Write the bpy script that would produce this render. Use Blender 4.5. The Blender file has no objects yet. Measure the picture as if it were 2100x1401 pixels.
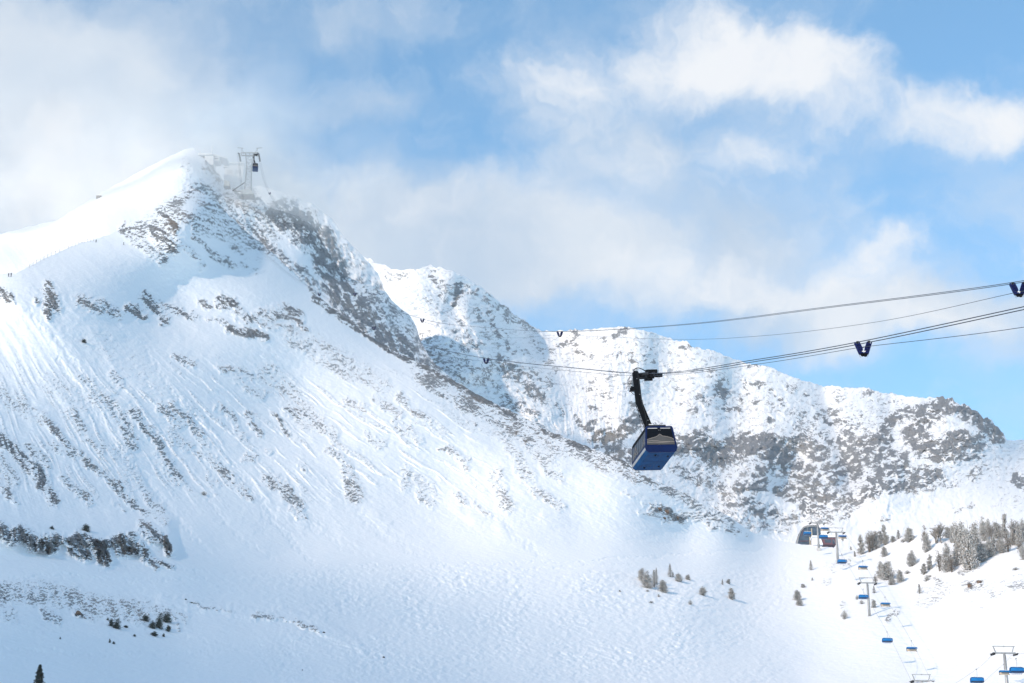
import bpy, bmesh, math, random
import numpy as np
from mathutils import Vector, Matrix
random.seed(7)
rng = np.random.RandomState(11)
SC = bpy.context.scene
COL = SC.collection

# ------------------------------------------------------------------ camera
F = 4083.0; CX, CY = 1050.0, 700.5; PITCH = math.radians(21)
cd = bpy.data.cameras.new("camera"); cam = bpy.data.objects.new("camera", cd); COL.objects.link(cam)
cam.location = (0, 0, 0); cam.rotation_euler = (math.pi/2 + PITCH, 0, 0)
cd.sensor_width = 36; cd.lens = 36*F/2100; cd.clip_start = 1; cd.clip_end = 30000
SC.camera = cam
def ray(px, py):
    x = (px-CX)/F; y = -(py-CY)/F
    d = Vector((x, math.cos(PITCH) - y*math.sin(PITCH), math.sin(PITCH) + y*math.cos(PITCH)))
    return d.normalized()
def P(px, py, D): return ray(px, py)*D
def Pn(px, py, D):
    x = (px-CX)/F; y = -(py-CY)/F
    a = np.stack([x, math.cos(PITCH) - y*math.sin(PITCH), math.sin(PITCH) + y*math.cos(PITCH)], -1)
    a /= np.linalg.norm(a, axis=-1, keepdims=True)
    return a*D[..., None]

# ------------------------------------------------------------------ sun, exposure
SUN_EL = math.radians(20); SUN_AZ = math.radians(180+40)   # azimuth clockwise from +Y : behind the camera, to the left
sd = Vector((math.sin(SUN_AZ)*math.cos(SUN_EL), math.cos(SUN_AZ)*math.cos(SUN_EL), math.sin(SUN_EL)))
sl = bpy.data.lights.new("sun", 'SUN'); sl.energy = 2.9; sl.angle = math.radians(1.5); sl.color = (1.0, 0.79, 0.60)
so = bpy.data.objects.new("sun", sl); COL.objects.link(so); so.rotation_euler = sd.to_track_quat('Z', 'Y').to_euler()
vs = SC.view_settings; SC.display_settings.display_device = 'sRGB'
vs.view_transform = 'Standard'; vs.look = 'None'; vs.gamma = 1; vs.exposure = 0.54
SC.render.engine = 'CYCLES'
cy = SC.cycles; cy.use_denoising = True; cy.max_bounces = 6; cy.diffuse_bounces = 3; cy.volume_bounces = 2
cy.transparent_max_bounces = 12; cy.sample_clamp_indirect = 6

# ------------------------------------------------------------------ node helpers
class NT:
    def __init__(s, tree): s.t = tree; s.n = tree.nodes; s.l = tree.links
    def node(s, typ, **kw):
        n = s.n.new(typ)
        for k, v in kw.items(): setattr(n, k, v)
        return n
    def put(s, sock, v):
        if hasattr(v, 'is_output'): s.l.new(v, sock)
        else: sock.default_value = v
    def m(s, op, a, b=0.0, c=0.0, clamp=False):
        n = s.node('ShaderNodeMath', operation=op); n.use_clamp = clamp
        s.put(n.inputs[0], a); s.put(n.inputs[1], b); s.put(n.inputs[2], c); return n.outputs[0]
    def vm(s, op, a, b=(0, 0, 0), out=0):
        n = s.node('ShaderNodeVectorMath', operation=op); s.put(n.inputs[0], a); s.put(n.inputs[1], b); return n.outputs[out]
    def noise(s, vec, scale, detail=4, rough=0.55, dist=0.0, out=0):
        n = s.node('ShaderNodeTexNoise'); s.l.new(vec, n.inputs['Vector'])
        n.inputs['Scale'].default_value = scale; n.inputs['Detail'].default_value = detail
        n.inputs['Roughness'].default_value = rough; n.inputs['Distortion'].default_value = dist
        return n.outputs[out]
    def mix(s, fac, a, b, blend='MIX'):
        n = s.node('ShaderNodeMix', data_type='RGBA', blend_type=blend)
        s.put(n.inputs[0], fac); s.put(n.inputs[6], a); s.put(n.inputs[7], b); return n.outputs[2]
    def ss(s, v, a, b, lo=0.0, hi=1.0):
        n = s.node('ShaderNodeMapRange', interpolation_type='SMOOTHSTEP')
        s.put(n.inputs[0], v); n.inputs[1].default_value = a; n.inputs[2].default_value = b
        n.inputs[3].default_value = lo; n.inputs[4].default_value = hi; return n.outputs[0]
    def attr(s, name, out=2): return s.node('ShaderNodeAttribute', attribute_name=name).outputs[out]

def c4(c): return (c[0], c[1], c[2], 1)

# ------------------------------------------------------------------ sky (Nishita) with clouds placed by azimuth / elevation
w = bpy.data.worlds.new("World"); SC.world = w; w.use_nodes = True
W = NT(w.node_tree); W.n.clear()
sky = W.node('ShaderNodeTexSky', sky_type='NISHITA'); sky.sun_disc = False
sky.sun_elevation = SUN_EL; sky.sun_rotation = SUN_AZ; sky.altitude = 2700; sky.air_density = 1.0; sky.dust_density = 0.6; sky.ozone_density = 1.0
tc = W.node('ShaderNodeTexCoord').outputs['Generated']
sep = W.node('ShaderNodeSeparateXYZ'); W.l.new(tc, sep.inputs[0])
az = W.m('ARCTAN2', sep.outputs[0], sep.outputs[1]); el = W.m('ARCSINE', sep.outputs[2])
cmb = W.node('ShaderNodeCombineXYZ'); W.put(cmb.inputs[0], W.m('MULTIPLY', az, 53.0)); W.put(cmb.inputs[1], W.m('MULTIPLY', el, 57.3))
vec = cmb.outputs[0]                                   # degrees
def azel(px, py):
    d = ray(px, py); return (math.atan2(d.x, d.y)*53.0, math.asin(d.z)*57.3)
nz = W.noise(vec, 0.16, 5, 0.55, out=1)
nz2 = W.noise(vec, 0.9, 5, 0.6, out=1)
wv = W.vm('ADD', vec, W.vm('MULTIPLY', W.vm('SUBTRACT', nz, (.5, .5, .5)), (5.5, 4.2, 0)))
wv = W.vm('ADD', wv, W.vm('MULTIPLY', W.vm('SUBTRACT', nz2, (.5, .5, .5)), (1.3, 1.2, 0)))
def blobs(lst, base):
    acc = base
    for (px, py, rx, ry, amp) in lst:
        a, e = azel(px, py); k = 0.01403
        q = W.vm('MULTIPLY', W.vm('SUBTRACT', wv, (a, e, 0)), (1/(rx*k), 1/(ry*k), 0))
        ln = W.vm('LENGTH', q, out=1)
        acc = W.m('ADD', acc, W.ss(ln, 1.25, 0.15, 0.0, amp))
    return acc
# thin grey-blue veil, and bright white cumulus
veil = blobs([(60, 260, 330, 260, .95), (330, 130, 300, 190, .55), (230, 420, 420, 170, .9), (640, 60, 120, 60, .1),
              (700, 420, 340, 130, .7), (900, 520, 420, 120, .75), (1250, 560, 480, 120, .7), (700, 210, 210, 60, .35),
              (1250, 370, 380, 150, .45), (1400, 240, 280, 130, .4), (1560, 470, 260, 130, .45), (850, 60, 260, 60, .25),
              (1700, 640, 380, 90, .65), (2000, 650, 260, 110, .5), (2060, 380, 120, 90, .25),
              (560, 190, 160, 110, -.3), (960, 330, 150, 90, -.35), (830, 140, 220, 70, -.2), (1950, 60, 230, 110, -.5), (-400, 300, 600, 500, .8), (2700, 500, 500, 200, .4)],
             W.m('ADD', .30, W.m('MULTIPLY', W.m('SUBTRACT', W.noise(wv, 0.28, 6, 0.6), 0.5), 1.3)))
veil = W.m('ADD', veil, W.ss(W.vm('LENGTH', W.vm('SUBTRACT', vec, (0, 21, 0)), out=1), 22, 42, 0, .08))  # extra veil outside the view, added to whiten the ambient light
veil = W.ss(veil, 0.0, 1.25, 0.0, 0.93)
white = blobs([(1420, 90, 190, 120, .9), (1560, 120, 190, 95, .85), (1720, 150, 150, 110, .95), (1230, 150, 170, 80, .45),
               (1950, 230, 190, 80, .8), (2080, 200, 110, 70, .7), (1560, 295, 130, 50, .5), (1850, 500, 120, 60, .55), (1780, 530, 160, 60, .4),
               (2080, 500, 110, 80, .6), (1600, 590, 330, 60, .55), (1300, 540, 200, 80, .3), (1480, 330, 240, 90, .22), (1300, 600, 300, 90, .35), (1150, 420, 220, 90, .2), (1130, 190, 150, 90, .45), (1250, 300, 200, 110, .3), (1650, 470, 150, 60, .25), (1700, 620, 260, 70, .3), (980, 470, 300, 90, .18), (1900, 640, 200, 60, .25), (150, 330, 260, 140, .7), (420, 330, 220, 90, .45), (650, 380, 170, 70, .4), (880, 420, 200, 70, .2), (60, 430, 260, 110, .5),
               (1800, 400, 90, 30, .3), (1840, 670, 200, 50, .5), (1950, 40, 200, 80, -.6), (1900, 340, 150, 60, -.35), (2080, 740, 200, 60, -.4)],
              W.m('MULTIPLY', W.m('SUBTRACT', W.noise(wv, 0.8, 7, 0.62), 0.5), 1.3))
white = W.ss(white, -.08, 1.3, 0.0, 0.97)
SKYM = 0.15
base = W.mix(1.0, sky.outputs[0], (.86, 1.2, 1.2, 1), 'MULTIPLY')
vc = W.mix(W.ss(W.noise(vec, 0.12, 3), .35, .65), (2.35, 2.9, 3.6, 1), (3.3, 3.62, 4.0, 1))
skyc = W.mix(veil, base, vc)
skyc = W.mix(white, skyc, (4.15, 4.25, 4.4, 1))
bg = W.node('ShaderNodeBackground'); W.l.new(skyc, bg.inputs[0]); bg.inputs[1].default_value = SKYM
W.l.new(bg.outputs[0], W.node('ShaderNodeOutputWorld').inputs[0])

# ------------------------------------------------------------------ numpy noise
def _hash(ix, iy, s):
    h = (ix.astype(np.int64)*374761393 + iy.astype(np.int64)*668265263 + s*1442695041) & 0xffffffff
    h = ((h ^ (h >> 13))*1274126177) & 0xffffffff
    h = (h ^ (h >> 16)) & 0xffffffff
    return h.astype(np.float64)/4294967296.0*2*np.pi
def gn(x, y, s=0):
    ix = np.floor(x); iy = np.floor(y); fx = x-ix; fy = y-iy
    ux = fx*fx*fx*(fx*(fx*6-15)+10); uy = fy*fy*fy*(fy*(fy*6-15)+10)
    def g(a, b):
        t = _hash(ix+a, iy+b, s); return np.cos(t)*(fx-a) + np.sin(t)*(fy-b)
    return 1.5*((g(0, 0)*(1-ux)+g(1, 0)*ux)*(1-uy) + (g(0, 1)*(1-ux)+g(1, 1)*ux)*uy)
def fbm(x, y, o=4, s=0, r=.55):
    a = 1; t = 0; n = 0
    for i in range(o):
        t = t + a*gn(x*2**i, y*2**i, s+i*17); n += a*a; a *= r
    return t/math.sqrt(n)
def ridged(x, y, o=4, s=0, r=.55):
    a = 1; t = 0; n = 0
    for i in range(o):
        t = t + a*(1-2*np.abs(gn(x*2**i, y*2**i, s+i*13))); n += a; a *= r
    return t/n
def unif(q):                                             # to a 0..1 rank
    flat = q.ravel(); smp = np.sort(flat[::max(1, flat.size//20000)])
    return np.interp(flat, smp, np.linspace(0, 1, smp.size)).reshape(q.shape)
def sst(x, a, b):
    t = np.clip((x-a)/(b-a), 0, 1); return t*t*(3-2*t)

# coarse lattice of the picture plane used to lay out rock cover and depth
GX0, GX1, GY0, GY1, GS = -520, 2640, 260, 1440, 2
gx = np.arange(GX0, GX1+1, GS, dtype=float); gy = np.arange(GY0, GY1+1, GS, dtype=float)
LX, LY = np.meshgrid(gx, gy)
WX = LX + 9*fbm(LX/34, LY/34, 3, 5) + 4*fbm(LX/9, LY/9, 2, 6)
WY = LY + 7*fbm(LX/34, LY/34, 3, 7) + 3*fbm(LX/9, LY/9, 2, 8)
def strokes(lst, mode='max'):
    out = np.zeros_like(LX)
    for pts, wd, c in lst:
        xs = [p[0] for p in pts]; ys = [p[1] for p in pts]; m = wd*1.7+14
        i0 = max(0, int((min(xs)-m-GX0)/GS)); i1 = int((max(xs)+m-GX0)/GS)+1
        j0 = max(0, int((min(ys)-m-GY0)/GS)); j1 = int((max(ys)+m-GY0)/GS)+1
        if i1 <= i0 or j1 <= j0: continue
        X = WX[j0:j1, i0:i1]; Y = WY[j0:j1, i0:i1]
        if len(pts) == 1: d = np.hypot(X-xs[0], Y-ys[0])
        else:
            d = np.full_like(X, 1e9)
            for (ax, ay), (bx, by) in zip(pts[:-1], pts[1:]):
                L = (bx-ax)**2+(by-ay)**2; t = np.clip(((X-ax)*(bx-ax)+(Y-ay)*(by-ay))/L, 0, 1)
                d = np.minimum(d, np.hypot(X-ax-t*(bx-ax), Y-ay-t*(by-ay)))
        v = c*(1-sst(d, wd*.45, wd*1.45))
        o = out[j0:j1, i0:i1]
        if mode == 'max': np.maximum(o, v, out=o)
        else: o += v
    return out
def samp(M, U, V):
    x = np.clip((U-GX0)/GS, 0, M.shape[1]-1.001); y = np.clip((V-GY0)/GS, 0, M.shape[0]-1.001)
    i = x.astype(int); j = y.astype(int); fx = x-i; fy = y-j
    return (M[j, i]*(1-fx)+M[j, i+1]*fx)*(1-fy) + (M[j+1, i]*(1-fx)+M[j+1, i+1]*fx)*fy
def tps(pts):
    a = np.array(pts, float); X = a[:, :2]/500.; n = len(a)
    d = np.linalg.norm(X[:, None]-X[None], axis=-1); K = d  # linear-growth kernel: no overshoot
    K = np.sqrt(d*d+0.02)
    A = np.zeros((n+3, n+3)); A[:n, :n] = K + 1e-4*np.eye(n); A[:n, n] = 1; A[:n, n+1:] = X; A[n, :n] = 1; A[n+1:, :n] = X.T
    c = np.linalg.solve(A, np.concatenate([1000.0/a[:, 2], [0, 0, 0]]))
    def f(U, V):
        u = U.ravel()/500.; v = V.ravel()/500.; r = np.full(u.shape, c[n]) + c[n+1]*u + c[n+2]*v
        for k in range(n): r += c[k]*np.sqrt((u-X[k, 0])**2+(v-X[k, 1])**2+0.02)
        return 1000.0/np.clip(r, 0.2, 40).reshape(U.shape)
    return f

# ------------------------------------------------------------------ rock cover (where rock breaks through the snow)
UP = [([(420,335),(440,355),(470,380)],11,.6),([(455,367),(500,396),(530,405)],13,.6),([(500,398),(520,402)],12,.85),
 ([(400,388),(340,432),(270,470)],13,.5),([(343,447),(357,470)],12,.75),([(317,467),(350,510)],18,.6),([(255,470),(290,478)],12,.6),([(273,490),(333,533)],12,.5),
 ([(360,483),(400,527)],8,.5),([(333,432),(433,463)],22,.48),([(417,392),(483,463),(533,503)],27,.45),([(397,473),(433,517),(467,543)],8,.48),([(433,463),(477,503),(507,527)],10,.45),
 ([(500,440),(550,503),(617,557),(653,600)],12,.55),([(533,433),(633,467)],26,.5),([(540,450),(600,480),(640,510)],18,.5),([(477,543),(533,560)],7,.4),([(417,543)],10,.35),([(390,400),(380,330)],14,.22),
 ([(440,400),(520,420),(560,470)],26,.4)]
MASS = UP + [([(575,437),(620,455),(653,490),(675,540),(700,600),(740,650),(790,700),(850,742)],34,.78),([(640,480),(690,560),(720,620)],22,.8),([(700,640),(760,690),(840,740),(890,756)],18,.6),([(720,590),(780,630),(830,680),(880,735)],34,.5),
 ([(700,520),(740,560),(770,600)],25,.35),([(640,440),(700,490)],20,.2),([(870,760),(940,800)],16,.6)]
FACE = UP + [([(0,600),(20,610)],11,.65),([(97,583),(110,630)],14,.6),([(77,617)],10,.5),([(100,645)],8,.6),([(167,617),(240,643)],15,.52),([(267,633),(293,647)],11,.6),([(300,610),(337,653)],14,.6),([(333,627),(400,650)],10,.55),
 ([(407,620),(433,627)],7,.5),([(450,620),(477,623)],13,.72),([(483,633),(510,660)],11,.62),([(427,655),(467,663)],7,.35),([(467,673),(547,693)],9,.62),([(533,650),(583,637),(610,647)],15,.55),([(610,650),(627,673)],8,.62),([(540,667),(600,668)],7,.4),
 ([(163,777),(190,787)],10,.36),([(233,770),(250,787)],10,.36),([(0,810),(83,857)],18,.34),([(197,807),(250,857)],18,.36),([(250,867),(273,913)],13,.45),([(273,843),(313,897),(363,980)],10,.5),([(333,937),(360,983)],16,.48),
 ([(333,833),(367,873)],11,.46),([(353,830),(410,887)],9,.45),([(350,890),(385,920)],12,.35),([(397,887),(420,910)],10,.35),([(357,733),(397,747)],8,.42),([(450,753),(493,763)],8,.42),([(500,767),(520,777)],7,.35),([(450,833),(480,860)],9,.42),
 ([(480,867),(500,900)],8,.4),([(510,850),(533,890)],9,.48),([(490,783),(540,810)],10,.3),([(560,847),(590,893)],6,.5),([(550,767),(590,800),(633,860)],24,.32),([(590,845),(620,853)],10,.48),([(633,857),(683,887)],15,.38),([(417,933),(447,953)],10,.42),([(427,980),(447,993)],8,.35),
 ([(447,960),(493,997),(510,1020)],9,.52),([(503,940),(523,940)],8,.35),([(550,927),(556,932)],6,.4),([(550,983),(593,1020),(617,1037)],13,.48),([(597,1047),(620,1057)],7,.5),([(617,953),(627,963)],7,.4),([(570,976),(591,1010)],10,.42),
 ([(0,900),(40,933),(70,963),(113,1027)],14,.62),([(0,950),(27,983)],20,.36),([(0,993),(27,1027)],8,.5),([(60,917),(100,953)],9,.45),([(100,870),(160,930)],9,.52),([(107,917),(153,933)],9,.4),([(147,850),(173,887)],11,.4),([(183,900),(213,927)],9,.35),([(173,943),(233,990),(293,1053)],9,.52),
 ([(133,983),(187,1033)],10,.46),([(283,1000),(333,1050)],9,.35),([(300,1050),(340,1070)],10,.3),([(230,1035),(260,1045)],5,.3),([(100,790),(180,830)],22,.2),([(200,700),(330,790)],30,.13),([(600,690),(720,760)],24,.34),([(640,700),(780,790)],22,.32),
 ([(710,823),(743,837)],11,.38),([(767,817),(817,850)],11,.34),([(817,813),(833,827)],9,.42),([(813,870),(860,900)],10,.4),([(750,893),(783,913)],10,.3),([(850,847),(883,867)],9,.42),([(913,920),(960,947)],7,.42),([(965,870),(975,872)],7,.4),
 ([(640,610),(700,650),(800,718),(890,760),(1000,823),(1130,889),(1290,955),(1340,990)],8,.72),([(860,765),(940,815),(1040,865),(1150,905),(1290,965)],24,.5),([(1300,975),(1400,1020),(1500,1072)],13,.5),([(1000,850),(1150,930)],34,.3),
 ([(1049,923),(1079,976)],18,.38),([(1014,976),(1041,1037)],15,.38),([(1090,1003),(1148,1037)],11,.38),([(1102,938),(1148,984)],11,.34),([(1224,938),(1254,965)],13,.32),([(710,961),(729,1018)],18,.48),([(679,923),(702,946)],9,.35),([(831,969),(835,999)],12,.34),
 ([(862,1014),(881,1033)],10,.36),([(938,1014),(950,1030)],8,.35),([(919,919),(957,961)],9,.38),([(969,1033),(1000,1052)],6,.3),([(1290,1010),(1330,1030)],9,.22),([(1345,1042),(1375,1048)],12,.6),([(1375,1060),(1400,1068)],11,.6),([(1350,1062),(1365,1070)],6,.4),([(1443,1050),(1460,1080),(1527,1093)],8,.5),([(1400,1053),(1440,1062)],7,.4),([(1310,1052),(1345,1060)],5,.4),
 ([(0,1082),(26,1105)],15,.72),([(35,1092),(60,1108),(100,1118)],17,.72),([(85,1108),(98,1128)],9,.95),([(100,1105),(160,1108)],11,.66),([(150,1128),(180,1140)],14,.7),([(195,1112),(205,1145)],11,.97),([(212,1115),(218,1150)],9,.95),([(160,1105),(215,1118)],14,.66),([(232,1112),(252,1128)],15,.6),([(250,1102),(258,1122)],9,.92),([(262,1125),(295,1135)],9,.85),
 ([(270,1100),(300,1140),(318,1160)],11,.6),([(290,1083),(325,1105)],15,.6),([(340,1103),(348,1130)],9,.9),([(330,1157),(355,1163)],6,.6),([(50,1112),(60,1120)],8,.75),([(75,1128),(86,1130)],5,.8),
 ([(0,1215),(60,1215),(140,1225),(200,1245),(290,1255)],24,.42),([(90,1255),(120,1270)],9,.42),([(155,1258),(165,1262)],6,.95),([(175,1262),(190,1270)],9,.42),([(230,1235),(300,1248),(380,1265)],10,.34),([(0,1245),(20,1265)],16,.3),([(520,1264),(570,1268),(620,1280),(655,1292)],5,.42),([(525,1256),(570,1260)],4,.25),
 ([(355,1270),(370,1295)],5,.3),([(380,1236),(480,1254)],3,.35),
 ([(1889,1227),(1933,1206)],20,.3),([(1924,1189),(1930,1192)],11,.4),([(1959,1206),(2012,1196)],13,.32),([(1989,1200)],6,.9),([(2008,1194)],6,.85),([(2030,1217),(2082,1180)],15,.3),([(1986,1242),(2012,1250)],10,.2),([(1836,1257),(1825,1271)],7,.42),([(1700,1165),(1740,1155)],9,.32),
 ([(1720,1240),(1735,1262)],8,.3),([(1690,1200),(1700,1192)],8,.25),([(2080,1205),(2100,1200)],10,.42),([(1975,1172),(2000,1160)],8,.4)]
FARR = [([(1400,915),(1433,907),(1462,935)],25,.8),([(1473,930),(1510,915),(1567,913),(1607,933)],27,.9),([(1583,953),(1613,963)],16,.62),([(1627,907),(1660,915),(1683,930)],23,.58),([(1633,967),(1683,990),(1733,953)],30,.52),([(1733,900),(1750,967)],25,.52),
 ([(1767,907),(1820,900)],12,.75),([(1767,927),(1843,947),(1793,983)],26,.58),([(1817,993),(1870,990),(1917,977)],24,.55),([(1810,887),(1840,853),(1867,843)],12,.68),([(1867,887),(1900,850),(1947,823),(1987,843)],23,.75),([(1877,900),(1927,930),(1967,900)],26,.72),
 ([(2017,862),(2048,898)],19,.88),([(1983,917),(2033,887)],20,.55),([(1950,940),(2000,927)],19,.48),([(1517,1000),(1560,1000),(1560,967)],18,.52),([(1533,1033),(1587,1060)],22,.5),([(1433,967),(1500,1027)],18,.42),([(1600,1007),(1653,1020)],18,.58),
 ([(1660,1040),(1700,1017),(1750,1027)],22,.52),([(1683,1060),(1733,1053)],15,.42),([(1760,1020),(1800,1007)],14,.62),([(1477,787),(1483,810)],13,.48),([(1435,815),(1450,822)],11,.42),([(1547,823)],8,.6),([(1583,807)],9,.6),([(1600,823)],9,.6),([(1620,797)],9,.5),([(1490,840),(1510,840)],9,.55),([(1517,820)],8,.5),([(1527,787)],9,.5),
 ([(1677,857),(1700,867)],10,.55),([(1717,860),(1747,877)],13,.45),([(1727,815)],10,.4),([(1813,827)],8,.4),([(1767,850)],6,.5),([(1580,863)],9,.5),([(1640,862)],8,.5),([(1687,893)],11,.5),([(1700,905),(1720,905)],9,.45),([(2087,983),(2110,1000)],16,.62),([(2000,977),(2017,960)],14,.42),([(1960,1045),(2000,1035)],6,.35),([(1813,1060),(1822,1070)],5,.4),
 ([(1230,900),(1270,890),(1300,870)],22,.7),([(1255,925),(1310,940)],18,.65),([(1300,870),(1380,900)],22,.35),([(1400,760),(1560,880)],60,.2),([(1440,1040),(1540,1080)],20,.3),([(1640,870),(1800,870)],40,.22),([(1390,960),(1430,990)],14,.45),
 ([(940,583),(937,620)],8,.75),([(955,590),(975,600)],9,.42),([(1000,610),(1043,640)],14,.42),([(1053,653),(1093,673)],10,.42),([(1000,643),(1020,687)],9,.48),([(950,717),(990,700)],15,.4),([(983,783),(1000,747)],17,.36),([(1033,743),(1073,777),(1107,813)],18,.48),([(980,790),(1010,800)],12,.3),
 ([(1033,823),(1100,850)],12,.42),([(800,567),(827,567)],11,.35),([(887,557),(893,580)],6,.45),([(1150,707),(1183,687)],10,.5),([(1262,690),(1283,673)],10,.5),([(1260,727),(1273,730)],9,.42),([(1297,727),(1300,740)],7,.5),([(1220,833)],9,.5),([(1190,790),(1215,780)],8,.35),([(860,700),(930,750)],28,.36),([(900,630),(1000,700)],40,.18),
 ([(880,640),(850,600)],30,.15),([(1100,690),(1180,760)],30,.12),([(1250,780),(1400,740)],50,.16),([(1880,1010),(1960,980)],25,.12),([(2020,920),(2080,1020)],40,.14)]
FARR = [(p, w_, min(1, c*1.14+.03)) for p, w_, c in FARR] + [([(1440,960),(1500,1040),(1600,1075)],26,.38),([(1480,960),(1640,960),(1740,1000)],30,.40),([(1560,1080),(1640,1060)],12,.5),([(1640,880),(1700,900)],16,.42),([(1300,700),(1240,760),(1230,830)],22,.28)]
_r = random.Random(4)
for _ in range(95):
    x = _r.uniform(1130, 1960); top = 672+max(0, x-1300)*.24
    y = top+_r.random()**.8*(215-max(0, x-1500)*.1); L = _r.uniform(4, 26); a = _r.choice((-.7, -.3, .2, 2.2))+_r.uniform(-.3, .3)
    FARR.append(([(x, y), (x+L*math.cos(a), y-L*math.sin(a))], _r.uniform(5, 11), _r.uniform(.38, .62)))
for _ in range(55):
    x = _r.uniform(860, 1130); y = 560+max(0, x-880)*.62+_r.random()*180; L = _r.uniform(6, 40)
    FARR.append(([(x, y), (x+L*.62, y+L*.78)], _r.uniform(5, 9), _r.uniform(.36, .55)))
rock_face = strokes(FACE); rock_mass = strokes(MASS); rock_far = strokes(FARR)

# ------------------------------------------------------------------ materials of the terrain
def snow_rock(name, rock_a, rock_b, tint, fs=1.0, FRO=.5, CF=.8):
    mt = bpy.data.materials.new(name); mt.use_nodes = True; T = NT(mt.node_tree); T.n.clear()
    tc = T.node('ShaderNodeTexCoord').outputs['Object']
    rk = T.attr('rock')
    n1 = T.noise(tc, 0.75*fs, 6, 0.7); n2 = T.noise(tc, 0.09*fs, 4, 0.6); n3 = T.noise(tc, 0.02*fs, 3, .5)
    v = T.m('ADD', rk, T.m('MULTIPLY', T.m('SUBTRACT', n1, 0.5), 0.9))
    v = T.m('ADD', v, T.m('MULTIPLY', T.m('SUBTRACT', T.noise(tc, 2.6*fs, 3, .6), .5), .6))
    fac = T.m('MULTIPLY', T.ss(v, 0.36, 0.74), T.ss(T.attr('cover'), .0, .62, .34, 1.0))
    rc = T.mix(T.ss(n2, .35, .65), c4(rock_a), c4(rock_b))
    rc = T.mix(T.ss(n3, .5, .68, 0, .8), rc, c4(tint))
    rc = T.mix(T.m('MULTIPLY', T.ss(n1, .36, .66, 0, FRO), T.ss(T.attr('cover'), .86, .62, CF, 1.0)), rc, (.5, .53, .57, 1))       # rime on the rock
    sc = T.mix(n2, (.83, .86, .90, 1), (.87, .885, .91, 1))
    col = T.mix(fac, sc, rc)
    b = T.node('ShaderNodeBsdfPrincipled'); T.l.new(col, b.inputs['Base Color']); b.inputs['Roughness'].default_value = .85
    b.inputs['Specular IOR Level'].default_value = .15
    bp = T.node('ShaderNodeBump'); bp.inputs['Strength'].default_value = .55; bp.inputs['Distance'].default_value = 1.3/fs
    hgt = T.m('ADD', T.m('MULTIPLY', T.noise(tc, 0.35*fs, 6, .6), .55), T.m('MULTIPLY', n1, fac))
    T.l.new(hgt, bp.inputs['Height']); T.l.new(bp.outputs[0], b.inputs['Normal'])
    T.l.new(b.outputs[0], T.node('ShaderNodeOutputMaterial').inputs[0]); return mt
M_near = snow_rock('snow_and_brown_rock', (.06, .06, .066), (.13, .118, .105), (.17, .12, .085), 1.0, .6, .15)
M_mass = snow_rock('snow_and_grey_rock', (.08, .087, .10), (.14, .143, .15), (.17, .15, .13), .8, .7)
M_far = snow_rock('snow_and_hazed_rock', (.115, .125, .14), (.17, .175, .185), (.18, .17, .155), .9, .5)  # far rock colours lightened to stand in for distance haze

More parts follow.
